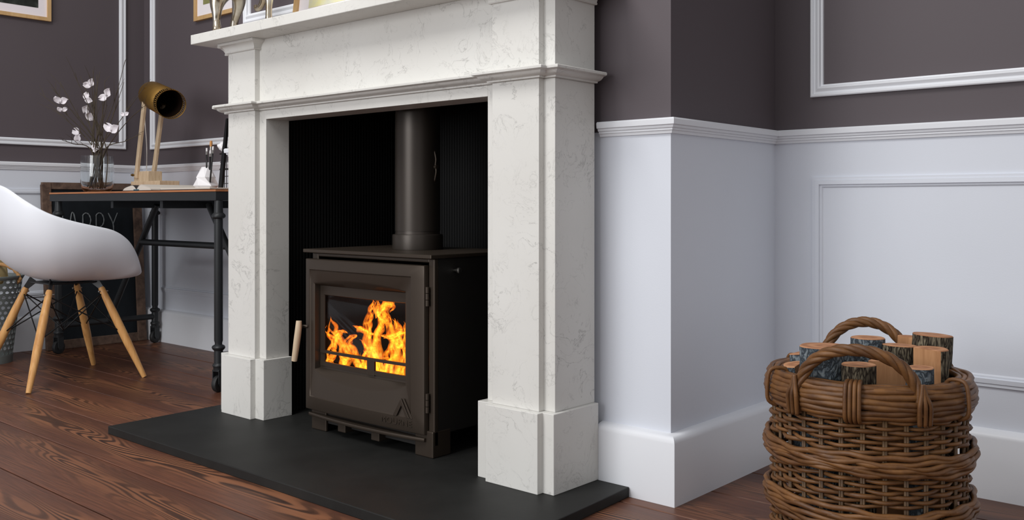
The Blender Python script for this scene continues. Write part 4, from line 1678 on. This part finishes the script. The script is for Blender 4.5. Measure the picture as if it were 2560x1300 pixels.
# logs
LOGS = [
    # px, py of top centre, depth offset from the basket axis, radius, bark, split side, tilt, label
    (2060, 866, -.058, .046, 'g', None, (0, 0), 'thick log with blue grey bark at the front left of the wicker basket'),
    (2170, 845, .065, .033, 'g', None, (0, 0), 'slim log with blue grey bark standing at the back centre of the basket'),
    (2250, 864, .020, .033, 'r', None, (.03, .03), 'log with rough dark bark near the middle of the basket'),
    (2331, 838, .040, .040, 'r', None, (0, 0), 'tallest log with rough brown bark at the back right of the basket'),
    (2325, 873, -.045, .036, 'r', 138, (0, 0), 'rough bark log split on its left side in front of the tallest log'),
    (2300, 920, -.118, .026, 'g', None, (0, 0), 'short log with blue grey bark at the front right of the basket'),
    (2146, 912, -.128, .031, 'r', None, (0, .0), 'short log with rough dark bark at the front centre of the basket'),
    (2219, 905, -.085, .034, 's', None, (0, .0), 'split log showing its pale flat face at the front of the basket'),
    (2003, 882, .070, .034, 'g', 60, (-.10, .06), 'tilted split log with pale end at the far left of the basket'),
    (1990, 912, .000, .026, 'g', 250, (-.14, -.04), 'short tilted log with pale end against the left rim of the basket'),
    (2112, 884, .018, .031, 'g', 100, (0, 0), 'log with pale end behind the thick blue grey log'),
    (2272, 842, .108, .024, 'r', 150, (0, 0), 'split log with pale face beside the tallest log'),
]
FW = Vector((-math.sin(YAW), math.cos(YAW), 0))
RG = Vector((math.cos(YAW), math.sin(YAW), 0))
for li, (px_, py_, do, r, kd, split, tilt, lab) in enumerate(LOGS):
    dep = KC.dot(FW) + do
    top = Vector((0, 0, EYE)) + FW * dep + RG * ((px_ - 1280) / F_PX * dep) + Vector((0, 0, -(py_ - HORIZON) / F_PX * dep))
    axis = (Vector((0, 0, 1)) + RG * tilt[0] + FW * tilt[1]).normalized()
    rel = Vector((top.x - KC.x, top.y - KC.y, 0))
    Ln = top.z - .03
    # keep the lower end inside the basket
    bot = top - axis * (Ln / axis.z)
    rb = Vector((bot.x - KC.x, bot.y - KC.y, 0))
    lim = KR - .012 - r
    if rb.length > lim:
        rb = rb * (lim / rb.length)
        bot = Vector((KC.x + rb.x, KC.y + rb.y, bot.z))
    axis = (top - bot).normalized()
    Ln = (top - bot).length
    rot = Vector((0, 0, 1)).rotation_difference(axis).to_matrix().to_4x4()
    rl = random.Random(li)
    n_ = 26
    prof_ = []
    for i_ in range(n_):
        a = 2 * PI * i_ / n_
        rr0 = r * (1 + .05 * math.sin(2 * a + li) + .03 * math.sin(5 * a + li * 2))
        prof_.append((rr0 * math.cos(a), rr0 * math.sin(a)))
    flat = []
    if split is not None or kd == 's':
        sa = R(split) if split is not None else FRONT + .25
        if kd != 's':
            sa = R(split) + FRONT - PI
        nd = Vector((math.cos(sa), math.sin(sa)))
        dlim = r * (.30 if kd != 's' else .05)
        # facet: move points beyond the split plane onto it
        np_ = []
        for x, y_ in prof_:
            dd = x * nd.x + y_ * nd.y
            if dd > dlim:
                x, y_ = x - nd.x * (dd - dlim), y_ - nd.y * (dd - dlim)
                flat.append(True)
            else:
                flat.append(False)
            np_.append((x, y_))
        prof_ = np_
    else:
        flat = [False] * n_
    m = MB()
    NL = 12
    amp_ = .045 if kd == 'r' else .015
    rings_ = []
    for j in range(NL + 1):
        zz = -Ln + Ln * j / NL
        ring_ = []
        for i_, (x, y_) in enumerate(prof_):
            f_ = 1.0
            if not flat[i_] and j < NL:
                f_ = 1 + amp_ * noise.noise(Vector((x * 120, y_ * 120, zz * 30 + li * 9)))
            ring_.append((x * f_, y_ * f_, zz))
        rings_.append(ring_)
    me = bpy.data.meshes.new('log')
    m.rings(rings_, True, False)
    me.from_pydata(m.v, [], m.f)
    lo = obj('log', me, M['bark_grey'] if kd == 'g' else M['bark_rough'])
    me.materials.append(M['split'])
    for pi_, p in enumerate(me.polygons):
        p.use_smooth = True
        i_ = pi_ % n_
        if flat[i_] and flat[(i_ + 1) % n_]:
            p.material_index = 1
            p.use_smooth = False
    lo.location = top
    lo.rotation_euler = rot.to_euler()
    tag(lo, lab, 'log', 'firewood logs in the wicker basket')
    cap_ = MB()
    cap_.rings([[(x * .985, y_ * .985, -.004) for x, y_ in prof_], [(x * 1.0, y_ * 1.0, .0005) for x, y_ in prof_], [(x * .96, y_ * .96, .0018) for x, y_ in prof_]])
    me2 = bpy.data.meshes.new('cut_end')
    me2.from_pydata(cap_.v, [], cap_.f)
    ce = bpy.data.objects.new('cut_end', me2)
    me2.materials.append(M['cut'])
    COL.objects.link(ce)
    ce.parent = lo
